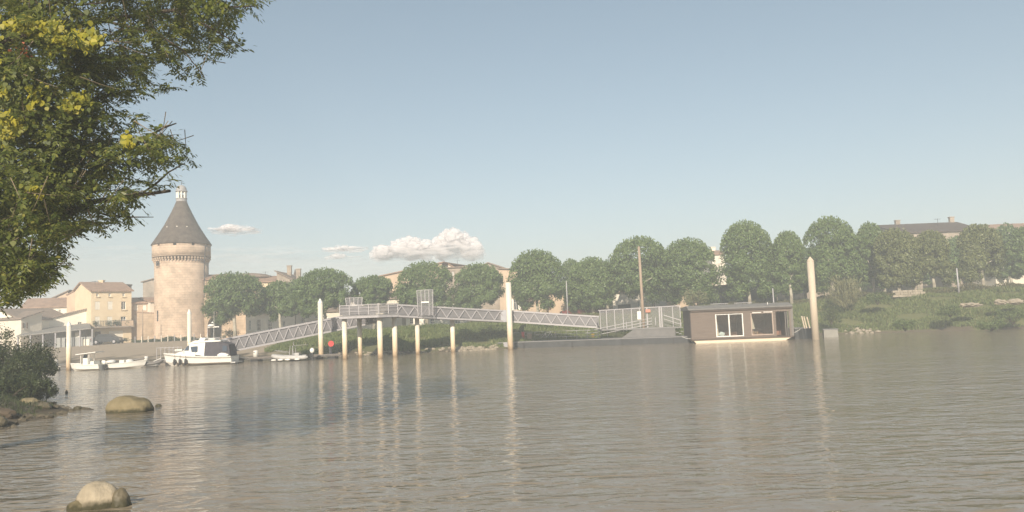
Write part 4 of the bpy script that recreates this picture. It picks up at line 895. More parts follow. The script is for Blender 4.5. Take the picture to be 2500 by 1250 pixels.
q.tube([(1.1, -.72, 2.14), (1.1, .72, 2.14)], .014, 5); q.build('roof_rail', galv_l, cr)
loft([[(3.1, -.5, 1.95), (2.9, -.45, 2.2), (2.9, .45, 2.2), (3.1, .5, 1.95)], [(2.6, -.5, 1.95), (2.5, -.45, 2.12), (2.5, .45, 2.12), (2.6, .5, 1.95)]]).build('helm_console', white, cr)
MB().box((1.9, 0, 2.03), (.6, .9, .16)).build('helm_seat', offwhite, cr)
q = loft([[(2.35, -.95, .72), (2.55, -.80, 1.82), (2.55, .80, 1.82), (2.35, .95, .72)], [(1.0, -1.0, .66), (1.0, -.86, 1.80), (1.0, .86, 1.80), (1.0, 1.0, .66)], [(.12, -.92, .66), (.28, -.80, 1.58), (.28, .80, 1.58), (.12, .92, .66)]]); q.build('stern_canopy', canvas, cr)
for sg in (-1, 1):
    MB().prism([(.75, sg*1.0, 1.05), (.35, sg*.96, 1.02), (.38, sg*.93, 1.45), (.75, sg*.95, 1.50)], (0, sg*.02, 0)).build('canopy_window', bglass, cr)
MB().box((-.12, 0, .12), (.45, 1.9, .09)).build('swim_platform', greytube, cr)
q = MB(); q.blob((.75, .95, .74), (.55, .18, .16), 3, .2, 2); q.build('folded_cover', white, cr, True)
for x_ in (3.95, 4.5, 5.05):
    i_ = int(x_/LB*22); yy = -sec[i_][0][1]*.97
    q = MB(); q.lathe([(.02, .58), (.11, .5), (.11, .12), (.02, .04)], 10, (x_, yy+.10, 0)); f_ = q.build('fender', blackp, cr, True); MB().tube([(x_, yy+.08, .56), (x_, yy+.02, .92)], .012, 4).build('fender_line', blackp, f_)
q = MB(); pr_ = [(6.1, 0, 1.35), (5.6, .5, 1.3), (4.9, .85, 1.25), (4.2, 1.0, 1.2)]
for sg in (-1, 1):
    q.tube([(a, b*sg, c) for a, b, c in pr_], .014, 5)
    for a, b, c in pr_: q.tube([(a, b*sg, c), (a, b*sg*1.02, c-.36)], .012, 5)
q.build('pulpit_rail', galv_l, cr)
MB().tube([(1.7, .6, .7), (1.62, .6, 4.3)], [.022, .012], 6).build('whip_antenna', offwhite, cr)
MB().tube([(2.45, 0, 1.9), (2.45, 0, 3.2)], .022, 6).build('mast', galv_l, cr)
md = MB(); md.lathe([(.05, 0), (.30, .05), (.30, .16), (.1, .22)], 16, (2.1, 0, 3.05)); md.box((1.9, 0, 3.02), (1.0, .12, .08)); md.build('radar_dome', white, cr)
MB().lathe([(.09, 0), (.09, .05), (.04, .1)], 10, (2.0, 0, 3.35)).build('gps_dome', white, cr)
MB().box((5.0, 0, 1.25), (.65, .4, .14)).build('deck_hatch', offwhite, cr)
# motorboat bow right
def outboard(parent, x_, z_, s=1.0, cowl=white):
    q = MB(); q.blob((x_-.12*s, 0, z_+.30*s), (.16*s, .12*s, .19*s), 2, .05, 1); h_ = q.build('outboard_cowl', cowl, parent, True)
    q = MB(); q.box((x_-.14*s, 0, z_-.05*s), (.12*s, .10*s, .5*s)); q.box((x_-.16*s, 0, z_-.32*s), (.32*s, .14*s, .04*s)); q.box((x_-.02, 0, z_+.0*s), (.1, .22*s, .26*s)); q.build('outboard_leg', blackp, parent)
mb_ = W(258, 900, 68.6); mbo = empty('open_motorboat', (mb_.x, 68.6, 0), .04, 'white open motorboat with covered seats, its bow pointing right', 'motorboat')
hull_build(hullmesh(3.55, 1.5, .42, .66, .15, 16, .4, .14), white, mbo, .1, offwhite)
MB().box((1.5, 0, .58), (.4, .6, .34)).build('console', offwhite, mbo); q = MB(); q.blob((2.05, 0, .62), (.32, .35, .17), 2, .15, 4); q.build('bow_seat_cover', white, mbo, True)
q = MB(); q.blob((.45, 0, .62), (.42, .5, .18), 2, .2, 5); q.build('stern_seat_cover', white, mbo, True); MB().box((1.15, -.0, .66), (.35, .5, .05)).build('thwart', blackp, mbo)
q = MB()
for sg in (-1, 1): q.tube([(2.2, sg*.55, .70), (3.0, sg*.3, .80), (3.4, 0, .84)], .012, 5)
q.build('bow_rail', galv_l, mbo); outboard(mbo, -.1, .35, .95)
# centre console boat with T-top
cc_ = W(186, 903, 68); ccb = empty('console_boat', (cc_.x-.5, 68.0, 0), -.10, 'white centre console boat with hardtop moored left of the open motorboat', 'motorboat')
sc_ = hullmesh(3.0, 1.5, .48, .62, .15, 14, .35, .12)
sc_ = [[(3.0-x_, y_, z_) for x_, y_, z_ in s] for s in sc_]
hull_build(sc_, white, ccb, .1, offwhite)
MB().box((1.55, 0, .75), (.45, .55, .6)).build('console', white, ccb); MB().prism([(1.3, -.25, 1.05), (1.4, -.22, 1.35), (1.4, .22, 1.35), (1.3, .25, 1.05)], (.03, 0, 0)).build('windscreen', bglass, ccb)
q = MB()
for x_ in (1.2, 1.95):
    for sg in (-1, 1): q.tube([(x_, sg*.35, .45), (x_, sg*.35, 1.42)], .035, 6)
q.build('hardtop_frame', offwhite, ccb); MB().prism([(.85, -.6, 1.36), (2.7, -.6, 1.52), (2.7, .6, 1.52), (.85, .6, 1.36)], (0, 0, .06)).build('hardtop', white, ccb)
MB().box((2.25, 0, .62), (.35, .8, .3)).build('helm_seat', offwhite, ccb); q = MB(); q.blob((.7, 0, .56), (.4, .4, .1), 2, .1, 3); q.build('bow_cushion', offwhite, ccb, True)
outboard(ccb, 3.25, .30, 1.05)
# small boat far left
sb = empty('small_boat', (W(98, 900, 70).x, 69.2, 0), .05, 'small white boat with canopy bar half hidden by the near bush', 'motorboat')
hull_build(hullmesh(2.2, 1.1, .28, .34, .12, 12, .35, .12), white, sb, .06, offwhite); MB().box((.6, 0, 1.18), (1.0, .8, .05)).build('canopy', white, sb)
for x_ in (.2, 1.0): MB().tube([(x_, 0, .25), (x_, 0, 1.16)], .02, 5).build('canopy_post', galv, sb)
# tubes boats
def rib(label, name, p, rz, L_, Bm, tr, m, stand=False):
    r_ = empty(name, p, rz, label, 'inflatable boat')
    for sg in (-1, 1):
        pts = [(0, sg*Bm/2, .3), (L_*.3, sg*Bm/2, .3), (L_*.65, sg*Bm/2, .32), (L_*.88, sg*Bm*.32, .42), (L_, 0, .52)]
        pts2 = []
        for i in range(len(pts)-1):
            for t in (0, .33, .66): pts2.append(Vector(pts[i]).lerp(Vector(pts[i+1]), t))
        pts2.append(Vector(pts[-1])); MB().tube(pts2, [tr*.55]+[tr]*(len(pts2)-2)+[tr*.8], 10).build('tube', m, r_, True)
    MB().prism([(.2, -Bm*.4, .12), (L_*.75, -Bm*.4, .12), (L_*.9, 0, .2), (L_*.75, Bm*.4, .12), (.2, Bm*.4, .12)], (0, 0, .08)).build('floor', greytube, r_)
    MB().box((.15, 0, .36), (.08, Bm*.8, .36)).build('transom', blackp, r_)
    return r_
rbp = W(766, 874.5, 70.8); rb2 = rib('grey rigid inflatable with frame tower and big outboard on the right dock', 'rigid_inflatable', (rbp.x-.35, 70.8, 0), math.pi-.02, 3.4, 1.35, .19, greytube)
outboard(rb2, -.05, .45, 1.35)
q = MB()
for sg in (-1, 1):
    q.tube([(1.35, sg*.4, .35), (1.45, sg*.4, 1.35)], .025, 6); q.tube([(1.75, sg*.4, .35), (1.65, sg*.4, 1.35)], .025, 6)
q.tube([(1.45, -.4, 1.35), (1.45, .4, 1.35)], .025, 6); q.tube([(1.45, 0, 1.35), (1.5, 0, 1.7)], .02, 6); q.tube([(1.5, 0, 1.35), (.2, 0, 1.42)], .015, 6); q.build('frame_tower', galv_l, rb2)
MB().box((1.2, 0, .52), (.55, .5, .36)).build('console', greytube, rb2); q = MB()
for sg in (-1, 1): q.tube([(2.0, sg*.5, .75), (3.0, sg*.35, 1.0), (3.2, 0, 1.0)], .015, 5)
q.build('bow_rail', galv_l, rb2)
for x_ in (.9, 1.75, 2.4, 3.0): 
    q = MB(); q.blob((x_, .92, .16), (.26, .08, .08), 2, .05, 1); q.build('fender', white, rb2, True)
dn = W(348, 897, 69.4); rb3 = rib('grey inflatable dinghy with upturned bow left of the cabin cruiser', 'inflatable_dinghy', (dn.x+.05, 69.4, 0), .03, 1.7, .8, .12, mat('dark_inflatable_tube', (.16, .15, .14), .6, .15, 3))
MB().tube([(1.0, -.2, .5), (1.65, -.2, .75)], .03, 6).build('oar', white, rb3)
def rope(label, a, b, sag=.12):
    a = Vector(a); b = Vector(b); q = MB(); q.tube([a.lerp(b, t)-Vector((0, 0, sag*4*t*(1-t))) for t in (0, .2, .4, .6, .8, 1)], .018, 5); tag(q.build('mooring_rope', offwhite), label, 'rope', 'mooring ropes of the boats')
rope('mooring rope from the cabin cruiser bow to the dock', (cs.x-LB+.1, 70.2, 1.0), (cs.x-LB+.4, 72.4, .42)); rope('mooring rope from the cabin cruiser stern to the dock', (cs.x-.1, 71.1, .62), (cs.x+.5, 72.3, .42))
rope('mooring rope from the open motorboat bow to the dock', (mb_.x+3.3, 68.7, .62), (mb_.x+3.5, 70.4, .42)); rope('mooring rope from the centre console boat to the dock', (cc_.x+.4, 68.3, .5), (cc_.x+.3, 70.4, .42))
rope('mooring rope from the houseboat to the float by the tallest piling', onhb(HL-.2, 0, .6), onhb(HL+1.0, .3, 1.05))
rope('mooring rope from the houseboat left corner to the long pontoon', onhb(.1, 0, .5), onhb(-1.0, .4, .68))
def aerial(label, px, py, Y, h_):
    p = W(px, py, Y); q = MB(); q.tube([(0, 0, -.6), (0, 0, h_)], .03, 5); q.tube([(-.5, 0, h_-.1), (.5, 0, h_-.1)], .02, 4)
    for k_ in range(5): q.tube([(-.4+.2*k_, -.25, h_-.1), (-.4+.2*k_, .25, h_-.1)], .015, 4)
    o_ = q.build('aerial', iron); o_.location = p; tag(o_, label, 'aerial', 'television aerials on the roofs')
aerial('television aerial on the stone building right of the gabled one', 1117, 655, 124, 1.3); aerial('television aerial on the dark brown roof at the right', 2290, 552, 122, 1.2)
aerial('television aerial on the yellow house roof', 232, 703, 119, 1.1); aerial('television aerial on the roof of the round roofed building', 648, 676, 129, .9); aerial('television aerial on the grey stone gable by the twin spire', 688, 680, 127, .8)
# ------------------------------------------------------------------ vegetation
def crown_pts(c, hw, hd, hh, n, clumps, seed, flat=.0, szr=(.13, .25)):
    r_ = np.random.default_rng(seed)
    # clump centres on and inside the ellipsoid
    d = norm(r_.normal(size=(clumps, 3))); rad_ = r_.uniform(.62, .90, (clumps, 1)); low = d[:, 2:3] < -.2
    cc = d*rad_*np.array([hw, hd, hh])
    cc[:, 2] = np.where(cc[:, 2] < -hh*.75, -hh*.75, cc[:, 2])
    rad_[:clumps//5] *= .55
    k5 = 5; lo = np.stack([np.linspace(-.56, .56, k5)+r_.uniform(-.1, .1, k5), r_.uniform(-.35, .35, k5), r_.uniform(-.26, .12, k5)], 1); r_.shuffle(lo[:, 2]); lo[:, 2] += .06-.22*np.abs(lo[:, 0]); ls = np.stack([r_.uniform(.36, .54, k5), r_.uniform(.55, .7, k5), r_.uniform(.72, .98, k5)], 1)
    li = r_.integers(0, k5, clumps); cc = (lo[li]+d*rad_*ls[li])*np.array([hw, hd, hh]); cc[:, 2] = np.maximum(cc[:, 2], -hh*.8); sz = r_.uniform(szr[0], szr[1], clumps)*min(hw, hh); sz[:clumps//5] *= 1.6
    idx = r_.integers(0, clumps, n); dd = norm(r_.normal(size=(n, 3))); dd[:, 2] = dd[:, 2]*1.15+.25
    rr = sz[idx][:, None]*r_.uniform(.35, 1.1, (n, 1))
    P_ = cc[idx]+dd*rr
    nrm = norm(dd+.6*norm(P_/np.array([hw, hd, hh]))+r_.normal(0, .45, (n, 3)))
    return P_+np.array(c), nrm, r_
planeleaf = leafmat('plane_tree_leaves', (.080, .135, .042), (.17, .235, .075), .34, .45)
planeleaf2 = leafmat('yellowish_plane_leaves', (.10, .125, .042), (.17, .185, .065), .3, .45)
def plane_tree(label, x0, x1, y0, y1, Y, seed, group='plane trees along the quay', lm=None, n=24000, name='plane_tree', leaf=.25):
    a = W((x0+x1)/2, (y0+y1)/2, Y); hw = (x1-x0)/2*Y/1900; hh = (y1-y0)/2*Y/1900; gz = tz(a.x, Y)
    r_ = empty(name, (a.x, Y, gz-.1), 0, label, 'tree', group); c = (0, 0, a.z-gz+.1)
    P_, N_, rg_ = crown_pts(c, hw*1.02, hw*.85, hh*1.0, n, 130, seed)
    m_ = len(P_); D_ = np.cross(N_, rg_.normal(size=(m_, 3)))
    # feathery upright shoots on the top
    k_ = n//6; th = rg_.uniform(0, 2*math.pi, k_); rr = np.sqrt(rg_.uniform(0, .85, k_)); tops = np.stack([c[0]+hw*rr*np.cos(th), hw*.8*rr*np.sin(th), c[2]+hh*.93*np.sqrt(np.maximum(0, 1-rr**2))+rg_.uniform(-.5, .85, k_)*np.abs(np.sin(th*3+rr*9+seed))], 1)
    P_ = np.concatenate([P_, tops]); N_ = np.concatenate([N_, norm(rg_.normal(size=(k_, 3)))]); D_ = np.concatenate([D_, rg_.normal(0, .3, (k_, 3))+np.array([0, 0, 1.])])
    sz = rg_.uniform(.7, 1.25, len(P_))*leaf
    quads('crown', leaves(P_, D_, N_, sz, sz*.7), lm or planeleaf, r_)
    q = MB(); tr = .16+.012*hw; zt_ = c[2]-hh*.4
    q.tube([(0, 0, 0), (.05, .02, zt_*.35), (-.04, 0, zt_*.7), (0, 0, zt_)], [tr*1.3, tr, tr*.9, tr*.8], 10); q.build('trunk', planebark, r_, True)
    for i in range(5):
        t = 2*math.pi*i/5+seed; e = (math.cos(t)*hw*.6, math.sin(t)*hw*.5, c[2]+hh*.2*math.sin(seed+i)); q = MB(); q.tube([(0, 0, zt_-.2), (e[0]*.4, e[1]*.4, zt_+(e[2]-zt_)*.5), e], [tr*.55, tr*.4, .03], 6); q.build('limb', planebark, r_, True)
    return r_
TL = [
 ('broad round plane tree just right of the stone tower', 494, 650, 672, 792, 104, 0),
 ('small plane tree in front of the white house with french windows', 638, 728, 695, 786, 106, 0),
 ('wide plane tree behind the pointed white piling and ramp', 716, 870, 663, 778, 102, 0),
 ('low plane tree behind the smaller mesh gate', 858, 964, 683, 752, 104, 0),
 ('round plane tree behind the tallest mesh gate', 966, 1112, 647, 768, 101, 0),
 ('round plane tree just left of the tall flat topped piling', 1105, 1234, 652, 765, 101, 0),
 ('dense plane tree just right of the tall flat topped piling', 1238, 1382, 617, 772, 97, 0),
 ('plane tree behind the thin lamp post and descending walkway', 1385, 1505, 637, 765, 98, 0),
 ('large plane tree behind the wooden pole', 1485, 1640, 584, 745, 97, 0),
 ('tall plane tree behind the landing fence, left of the sky gap', 1612, 1752, 588, 748, 96, 0),
 ('big plane tree rising above the houseboat roof', 1755, 1892, 545, 738, 94, 0),
 ('slender plane tree above the right end of the houseboat', 1884, 1968, 572, 722, 94, 0),
 ('tallest plane tree, behind the tallest pointed piling', 1960, 2098, 535, 722, 94, 0),
 ('narrow plane tree right of the tallest one', 2088, 2168, 550, 712, 95, 0),
 ('yellowish plane tree above the pale stone wall', 2132, 2246, 566, 712, 92, 1),
 ('narrow yellowish plane tree left of the right hand lamp post', 2228, 2322, 572, 702, 93, 1),
 ('bright oval plane tree standing right of the right hand lamp post', 2338, 2450, 556, 692, 92, 1),
 ('plane tree cut by the right edge of the picture', 2462, 2560, 562, 690, 94, 0)]
for i, (lab, x0, x1, y0, y1, Y, f) in enumerate(TL):
    plane_tree(lab, x0, x1, y0, y1, Y, i+1, lm=planeleaf2 if f else None)
# rear row seen through the gaps
RL = [('darker tree of the rear row in the gap above the red cars', 1362, 1430, 640, 750, 111), ('darker rear tree filling the gap left of the wooden pole tree', 1440, 1520, 650, 740, 111),
      ('darker rear tree between the wooden pole tree and the fence tree', 1580, 1660, 620, 745, 110), ('darker rear tree left of the slender houseboat tree', 1850, 1930, 600, 730, 110),
      ('darker rear tree left of the tallest tree', 1925, 2000, 610, 725, 109), ('darker rear tree right of the tallest tree', 2060, 2130, 590, 720, 109),
      ('darker rear tree between the two yellowish trees', 2200, 2275, 590, 705, 108), ('darker rear tree behind the right hand lamp post', 2295, 2375, 585, 705, 108),
      ('rear tree between the bright oval tree and the edge tree', 2425, 2500, 552, 690, 107), ('darker rear tree left of the narrow tree beyond the tallest tree', 2120, 2190, 590, 715, 110),
      ('rear tree right of the small house front tree', 690, 760, 690, 785, 114)]
for i, (lab, x0, x1, y0, y1, Y) in enumerate(RL):
    plane_tree(lab, x0, x1, y0, y1, Y, 40+i, group='rear row of quay trees', n=9000, leaf=.30)
# bushes
bushleaf = leafmat('bush_leaves', (.045, .065, .022), (.10, .13, .045), .25)
bushgreen = leafmat('green_bush_leaves', (.08, .12, .035), (.16, .21, .07), .3)
paleleaf = leafmat('pale_willow_leaves', (.14, .15, .07), (.26, .25, .13), .3)
def bush(label, c, hw, hd, hh, n, seed, lm, leaf=.15, group='bushes along the banks', spiky=False, name='bush'):
    r_ = empty(name, (c[0], c[1], c[2]), 0, label, 'bush', group)
    P_, N_, rg_ = crown_pts((0, 0, hh), hw, hd, hh, n, 90, seed, szr=(.16, .5)); D_ = rg_.normal(size=(len(P_), 3))
    if spiky: D_ = norm(P_-np.array([0, 0, -hh*.5]))+rg_.normal(0, .25, (len(P_), 3))
    sz = rg_.uniform(.6, 1.3, len(P_))*leaf; quads('foliage', leaves(P_, D_, N_, sz*(2.2 if spiky else 1), sz*(.35 if spiky else .55)), lm, r_)
    q = MB()
    for i in range(6): t = i*1.05+seed; q.tube([(0, 0, -.1), (math.cos(t)*hw*.3, math.sin(t)*hd*.3, hh*.8), (math.cos(t)*hw*.6, math.sin(t)*hd*.6, hh*1.4)], [.05, .03, .01], 5)
    q.build('stems', barkm, r_); return r_
def bushpx(label, x0, x1, y0, y1, Y, seed, lm=None, **k_):
    a = W((x0+x1)/2, y1, Y); hw = (x1-x0)/2*Y/1900; hh = (y1-y0)/2*Y/1900
    return bush(label, (a.x, Y, a.z), hw, hw*.8, hh, k_.pop('n', 1500), seed, lm or bushleaf, **k_)
bushpx('dense green bush on the bank left of the pontoon end', 1150, 1238, 795, 846, 83, 3, n=3500)
bushpx('pale feathery willow bush on the bank right of the tallest piling', 2030, 2100, 672, 752, 88, 4, paleleaf, spiky=True, leaf=.22, n=2600)
bushpx('small pale bush behind the houseboat left corner', 1668, 1732, 700, 752, 90, 5, paleleaf, n=1500)
bushpx('low dark bush on the bank at the right edge', 2425, 2520, 752, 790, 78, 6, bushgreen, n=2600)
bushpx('round shrub beside the dark car before the yellow house', 286, 312, 823, 837, 112, 7, paleleaf, n=900)
bushpx('scrubby bush at the foot of the pale arch wall', 540, 585, 803, 826, 108, 8, n=1100)
bushpx('weedy bush between the white house and the ramp', 640, 700, 805, 828, 101, 9, n=1100)
bushpx('brownish bush on the bank behind the tallest piling', 2000, 2060, 740, 790, 84, 10, bushleaf, n=1800)
for lab, a_, b2, c_, d_2, Y_2, sd in (('dark green bush low on the right bank beside the water', 2180, 2240, 778, 806, 77, 31), ('rounded bush halfway up the right bank', 2290, 2350, 745, 772, 80, 32), ('wide low bush at the foot of the right bank near the edge', 2380, 2460, 780, 806, 75, 33),
      ('bush on the bank crest below the yellowish trees', 2110, 2175, 712, 742, 86, 34), ('bramble on the bank behind the pontoon railing', 1300, 1360, 782, 812, 86, 35), ('shaded bramble on the bank right of the lone pile', 1110, 1160, 800, 832, 82, 36), ('low brush on the bank crest beneath the level walkway', 1000, 1090, 785, 812, 88, 37)):
    bushpx(lab, a_, b2, c_, d_2, Y_2, sd, bushgreen, n=2200)
# quay front planting
r_ = np.random.default_rng(5); n_ = 5000; X_ = np.linspace(W(318, 828, 112).x, W(500, 828, 112).x, n_)+r_.normal(0, .2, n_); Y_ = 113+r_.normal(0, .3, n_); hgt = .25+.45*np.abs(np.sin(X_*1.1)*np.sin(X_*.37+1))
Z_ = np.array([tz(a, b) for a, b in zip(X_, Y_)])+r_.uniform(0, 1, n_)*hgt
hd_ = quads('hedge', leaves(np.stack([X_, Y_, Z_], 1), r_.normal(size=(n_, 3))+np.array([0, 0, 1.]), r_.normal(size=(n_, 3)), r_.uniform(.15, .3, n_), r_.uniform(.06, .12, n_)), bushleaf); tag(hd_, 'ragged low hedge running along the quay before the tower', 'hedge')
ORD = 'first second third fourth fifth sixth seventh eighth ninth tenth eleventh twelfth'.split()
for i in range(12):
    a = W(330+i*16, 828, 111.8); q = MB(); q.box((0, 0, .45), (.1, .1, .9)); o_ = q.build('fence_post', paleplaster if i % 3 else galv); o_.location = (a.x, 111.8, tz(a.x, 111.8)-.02); tag(o_, ORD[i]+' thin post from the left along the quay hedge before the tower', 'post', 'thin posts along the quay hedge')
# grass and weeds on the far bank
grassm = leafmat('bank_grass_blades', (.10, .135, .04), (.20, .24, .085), .35, .7, c3=(.27, .25, .12))
r_ = np.random.default_rng(9); n_ = 150000
X_ = r_.uniform(-34, 60, n_); t_ = r_.uniform(.02, 1.15, n_); sy = interp(X_, SX, SY); ww = interp(X_, WX, WW); Y_ = sy+t_*ww
Z_ = terrain_z(X_, Y_); keep = (Z_ > np.where(X_ > 8, .12, .35)+.2*np.sin(X_*.7)) & ((X_ > -27) | (Z_ > 1.6)) & (np.sin(X_*.8+Y_*1.3)*np.sin(X_*.33-Y_*.7) > -.55)
X_, Y_, Z_ = X_[keep], Y_[keep], Z_[keep]; n_ = len(X_); dens = .5+.5*np.sin(X_*.6)*np.sin(Y_*.9+X_*.2)
h_ = r_.uniform(.18, .5, n_)*(.6+.9*dens); C = np.stack([X_, Y_, Z_+h_*.4], 1)
quads_o = quads('bank_grass', leaves(C, r_.normal(0, .35, (n_, 3))+np.array([0, 0, 1.]), r_.normal(size=(n_, 3)), h_, r_.uniform(.06, .14, n_)), grassm); tag(quads_o, 'grass and weeds covering the far river bank', kind='stuff', cat=None)
# taller weeds at the bank top
n_ = 26000; X_ = r_.uniform(6, 62, n_); sy = interp(X_, SX, SY); ww = interp(X_, WX, WW); Y_ = sy+ww*r_.uniform(.78, 1.0, n_); Z_ = terrain_z(X_, Y_); hh_ = .35+.5*(.5+.5*np.sin(X_*.5))*(.5+.5*np.sin(X_*1.7))
Z_ = Z_+r_.uniform(0, 1, n_)*hh_
weedm = leafmat('bank_top_weeds', (.07, .08, .03), (.16, .14, .07), .3, .7)
tag(quads('weeds', leaves(np.stack([X_, Y_, Z_], 1), r_.normal(0, .5, (n_, 3))+np.array([0, 0, 1.]), r_.normal(size=(n_, 3)), r_.uniform(.15, .4, n_), r_.uniform(.06, .12, n_)), weedm), 'taller brownish weeds along the top of the right bank', kind='stuff')
# riprap
stonem = mat('pale_riprap', (.29, .25, .19), .9, .25, 3, bump=.4)
q = MB()
def rr_strip(px0, px1, py, n, sc=.16):
    for i in range(n):
        px = random.uniform(px0, px1); g = G(px, py+random.uniform(-3, 2)); X__, Y__ = g.x, float(interp(g.x, SX, SY))+random.uniform(-.3, .9)
        s_ = random.uniform(.5, 1.2)*sc; q.blob((X__, Y__, tz(X__, Y__)+s_*.25), (s_*1.5, s_, s_*.8), 1, .3, i+px0)
rr_strip(1110, 1212, 857, 90); rr_strip(895, 965, 868, 40); rr_strip(1000, 1110, 862, 25); rr_strip(2055, 2105, 813, 30, .2); rr_strip(850, 900, 866, 12)
tag(q.build('riprap_stones', stonem), 'pale broken stones along the far waterline', kind='stuff')
# stone blocks on the right bank
for lab, px0, px1, y0, y1, Y in (('long pale stone slab lying on the right bank', 2345, 2392, 739, 750, 80), ('pale stone block on the right bank, left of a pair', 2428, 2458, 731, 744, 80), ('pale stone block on the right bank near the picture edge', 2460, 2498, 730, 744, 80.5),
                                 ('pale patch of bare stone on the bank beneath the walkway', 1352, 1382, 797, 807, 88), ('flat pale stone on the bank beside the landing fence', 1420, 1448, 796, 806, 88)):
    a = W((px0+px1)/2, (y0+y1)/2, Y); w_ = (px1-px0)*Y/1900/2; h_ = (y1-y0)*Y/1900/2; q = MB(); q.blob((0, 0, 0), (w_, w_*.5, h_), 3, .5, px0, 2.6); o_ = q.build('stone_block', stonem, None, False); o_.location = (a.x, Y, a.z); tag(o_, lab, 'stone')
# low pale wall under yellowish trees
a = W(2178, 718, 89.5); b = W(2246, 716, 90); lw = empty('low_wall', (a.x, 89.5, a.z-.4), 0, 'low pale stone wall on the bank top under the yellowish tree', 'wall')
L_ = b.x-a.x; sbm = None
for r0 in range(3):
    for i in range(6):
        x_ = (i+.5*(r0 % 2))*L_/6; q = MB(); q.box((x_+L_/12, random.uniform(-.02, .02), .15+r0*.26), (L_/6-.03, .35, .24)); q.build('stone', stonem, lw)
# poles and lamp posts
def pole(name, label, px0, y0, px1, y1, Y, r0, r1, m, cat, arm=False):
    a = W(px0, y0, Y); b = W(px1, y1, Y); zb = min(b.z, tz(b.x, Y)-.1); r_ = empty(name, (b.x, Y, zb), 0, label, cat)
    MB().tube([(0, 0, 0), (a.x-b.x, 0, a.z-zb)], [r0, r1], 10).build('shaft', m, r_, True)
    if arm: MB().box((a.x-b.x+.25, 0, a.z-zb+.02), (.5, .16, .07)).build('lamp_head', galv, r_)
    return r_
pole('wooden_pole', 'tall bare wooden pole rising above the landing fence', 1559.5, 602, 1570.5, 760, 80.5, .17, .13, woodpole, 'pole')
pole('lamp_post', 'thin pale lamp post behind the descending walkway', 1382.5, 686, 1386.2, 770, 92, .07, .05, galv_l, 'lamp post')
pole('lamp_post', 'thin pale lamp post between the trees at the far right', 2335.5, 655, 2341.5, 716, 88, .10, .07, galv_l, 'lamp post')
pole('lamp_post', 'short white lamp post above the houseboat roof', 1886.5, 704, 1889, 740, 88, .08, .06, galv_l, 'lamp post')
pole('utility_pole', 'slim dark pole before the buff wall left of the tower', 348, 755, 348.5, 828, 114, .08, .06, woodpole, 'pole')
# cars
def car(label, px, py, Y, m, L_=3.9, yaw=0.1):
    p = W(px, py, Y); r_ = empty('parked_car', (p.x, Y, tz(p.x, Y)), yaw, label, 'car', 'cars parked along the quay')
    pr = [(-L_/2, .35), (-L_/2, .75), (-L_*.46, .92), (-L_*.34, 1.0), (-L_*.22, 1.42), (L_*.12, 1.45), (L_*.27, 1.02), (L_*.45, .86), (L_/2, .62), (L_/2, .3)]
    q = MB(); q.prism([(x_, -.8, z_) for x_, z_ in pr], (0, 1.6, 0)); q.build('body', m, r_)
    gl = [(-L_*.31, 1.02), (-L_*.205, 1.36), (L_*.11, 1.39), (L_*.235, 1.03)]
    for sg in (-1, 1): MB().prism([(x_, sg*.81, z_) for x_, z_ in gl], (0, sg*.01, 0)).build('side_window', fglass, r_)
    for x_ in (-L_*.31, L_*.31):
        for sg in (-1, 1):
            wq = MB().tube([(x_, sg*.84, .32), (x_, sg*.62, .32)], .32, 16).build('wheel', rubber, r_); MB().tube([(x_, sg*.855, .32), (x_, sg*.83, .32)], .19, 12).build('rim', galv, wq)
    for sg in (-1, 1): MB().box((L_/2-.02, sg*.6, .62), (.08, .3, .14)).build('headlight', white, r_); MB().box((-L_/2+.0, sg*.65, .78), (.06, .2, .16)).build('tail_light', redp, r_)
    MB().box((0, -.83, .8), (.9, .015, .03)).build('door_trim', blackp, r_)
car('dark parked car in front of the yellow three storey house', 262, 838, 110.5, cardark)
car('red parked car under the trees left of the lamp post', 1405, 765, 100, carred, 3.7, .2)
car('red parked van sized car under the trees right of the lamp post', 1448, 763, 101, carred, 4.2, 2.9)
car('white parked car glimpsed under the trees behind the ramp', 733, 815, 108, white, 3.9)

# ------------------------------------------------------------------ near bank, rocks and overhanging tree
nearleaf = leafmat('near_bush_leaves', (.03, .045, .016), (.07, .09, .03), .25)
for k_, (lab, x_, y_, hw, hh, n_) in enumerate((('large dark bush on the near bank at the left edge', -24.0, 37.2, 2.4, 1.28, 26000), ('low dark bush overhanging the water, in front of the large one', -22.3, 35.4, 1.5, .62, 12000), ('low dark bush spreading down to the near mud spit', -21.6, 33.2, 1.7, .45, 16000), ('dark bush further left on the near bank', -28.5, 40, 3.2, 1.6, 20000))):
    bush(lab, (x_, y_, tz(x_, y_)-.2), hw, hw*.8, hh, n_, 70+k_, nearleaf, leaf=.10, group='dark bushes on the near bank')
rockm = mat('mossy_rock', (.17, .14, .075), .9, .25, 2.5, bump=.6, col2=(.24, .20, .12)); rockp = mat('pale_rock', (.34, .29, .21), .85, .25, 3, bump=.6); rockw = mat('wet_rock', (.13, .11, .07), .5, .2, 3, bump=.4)
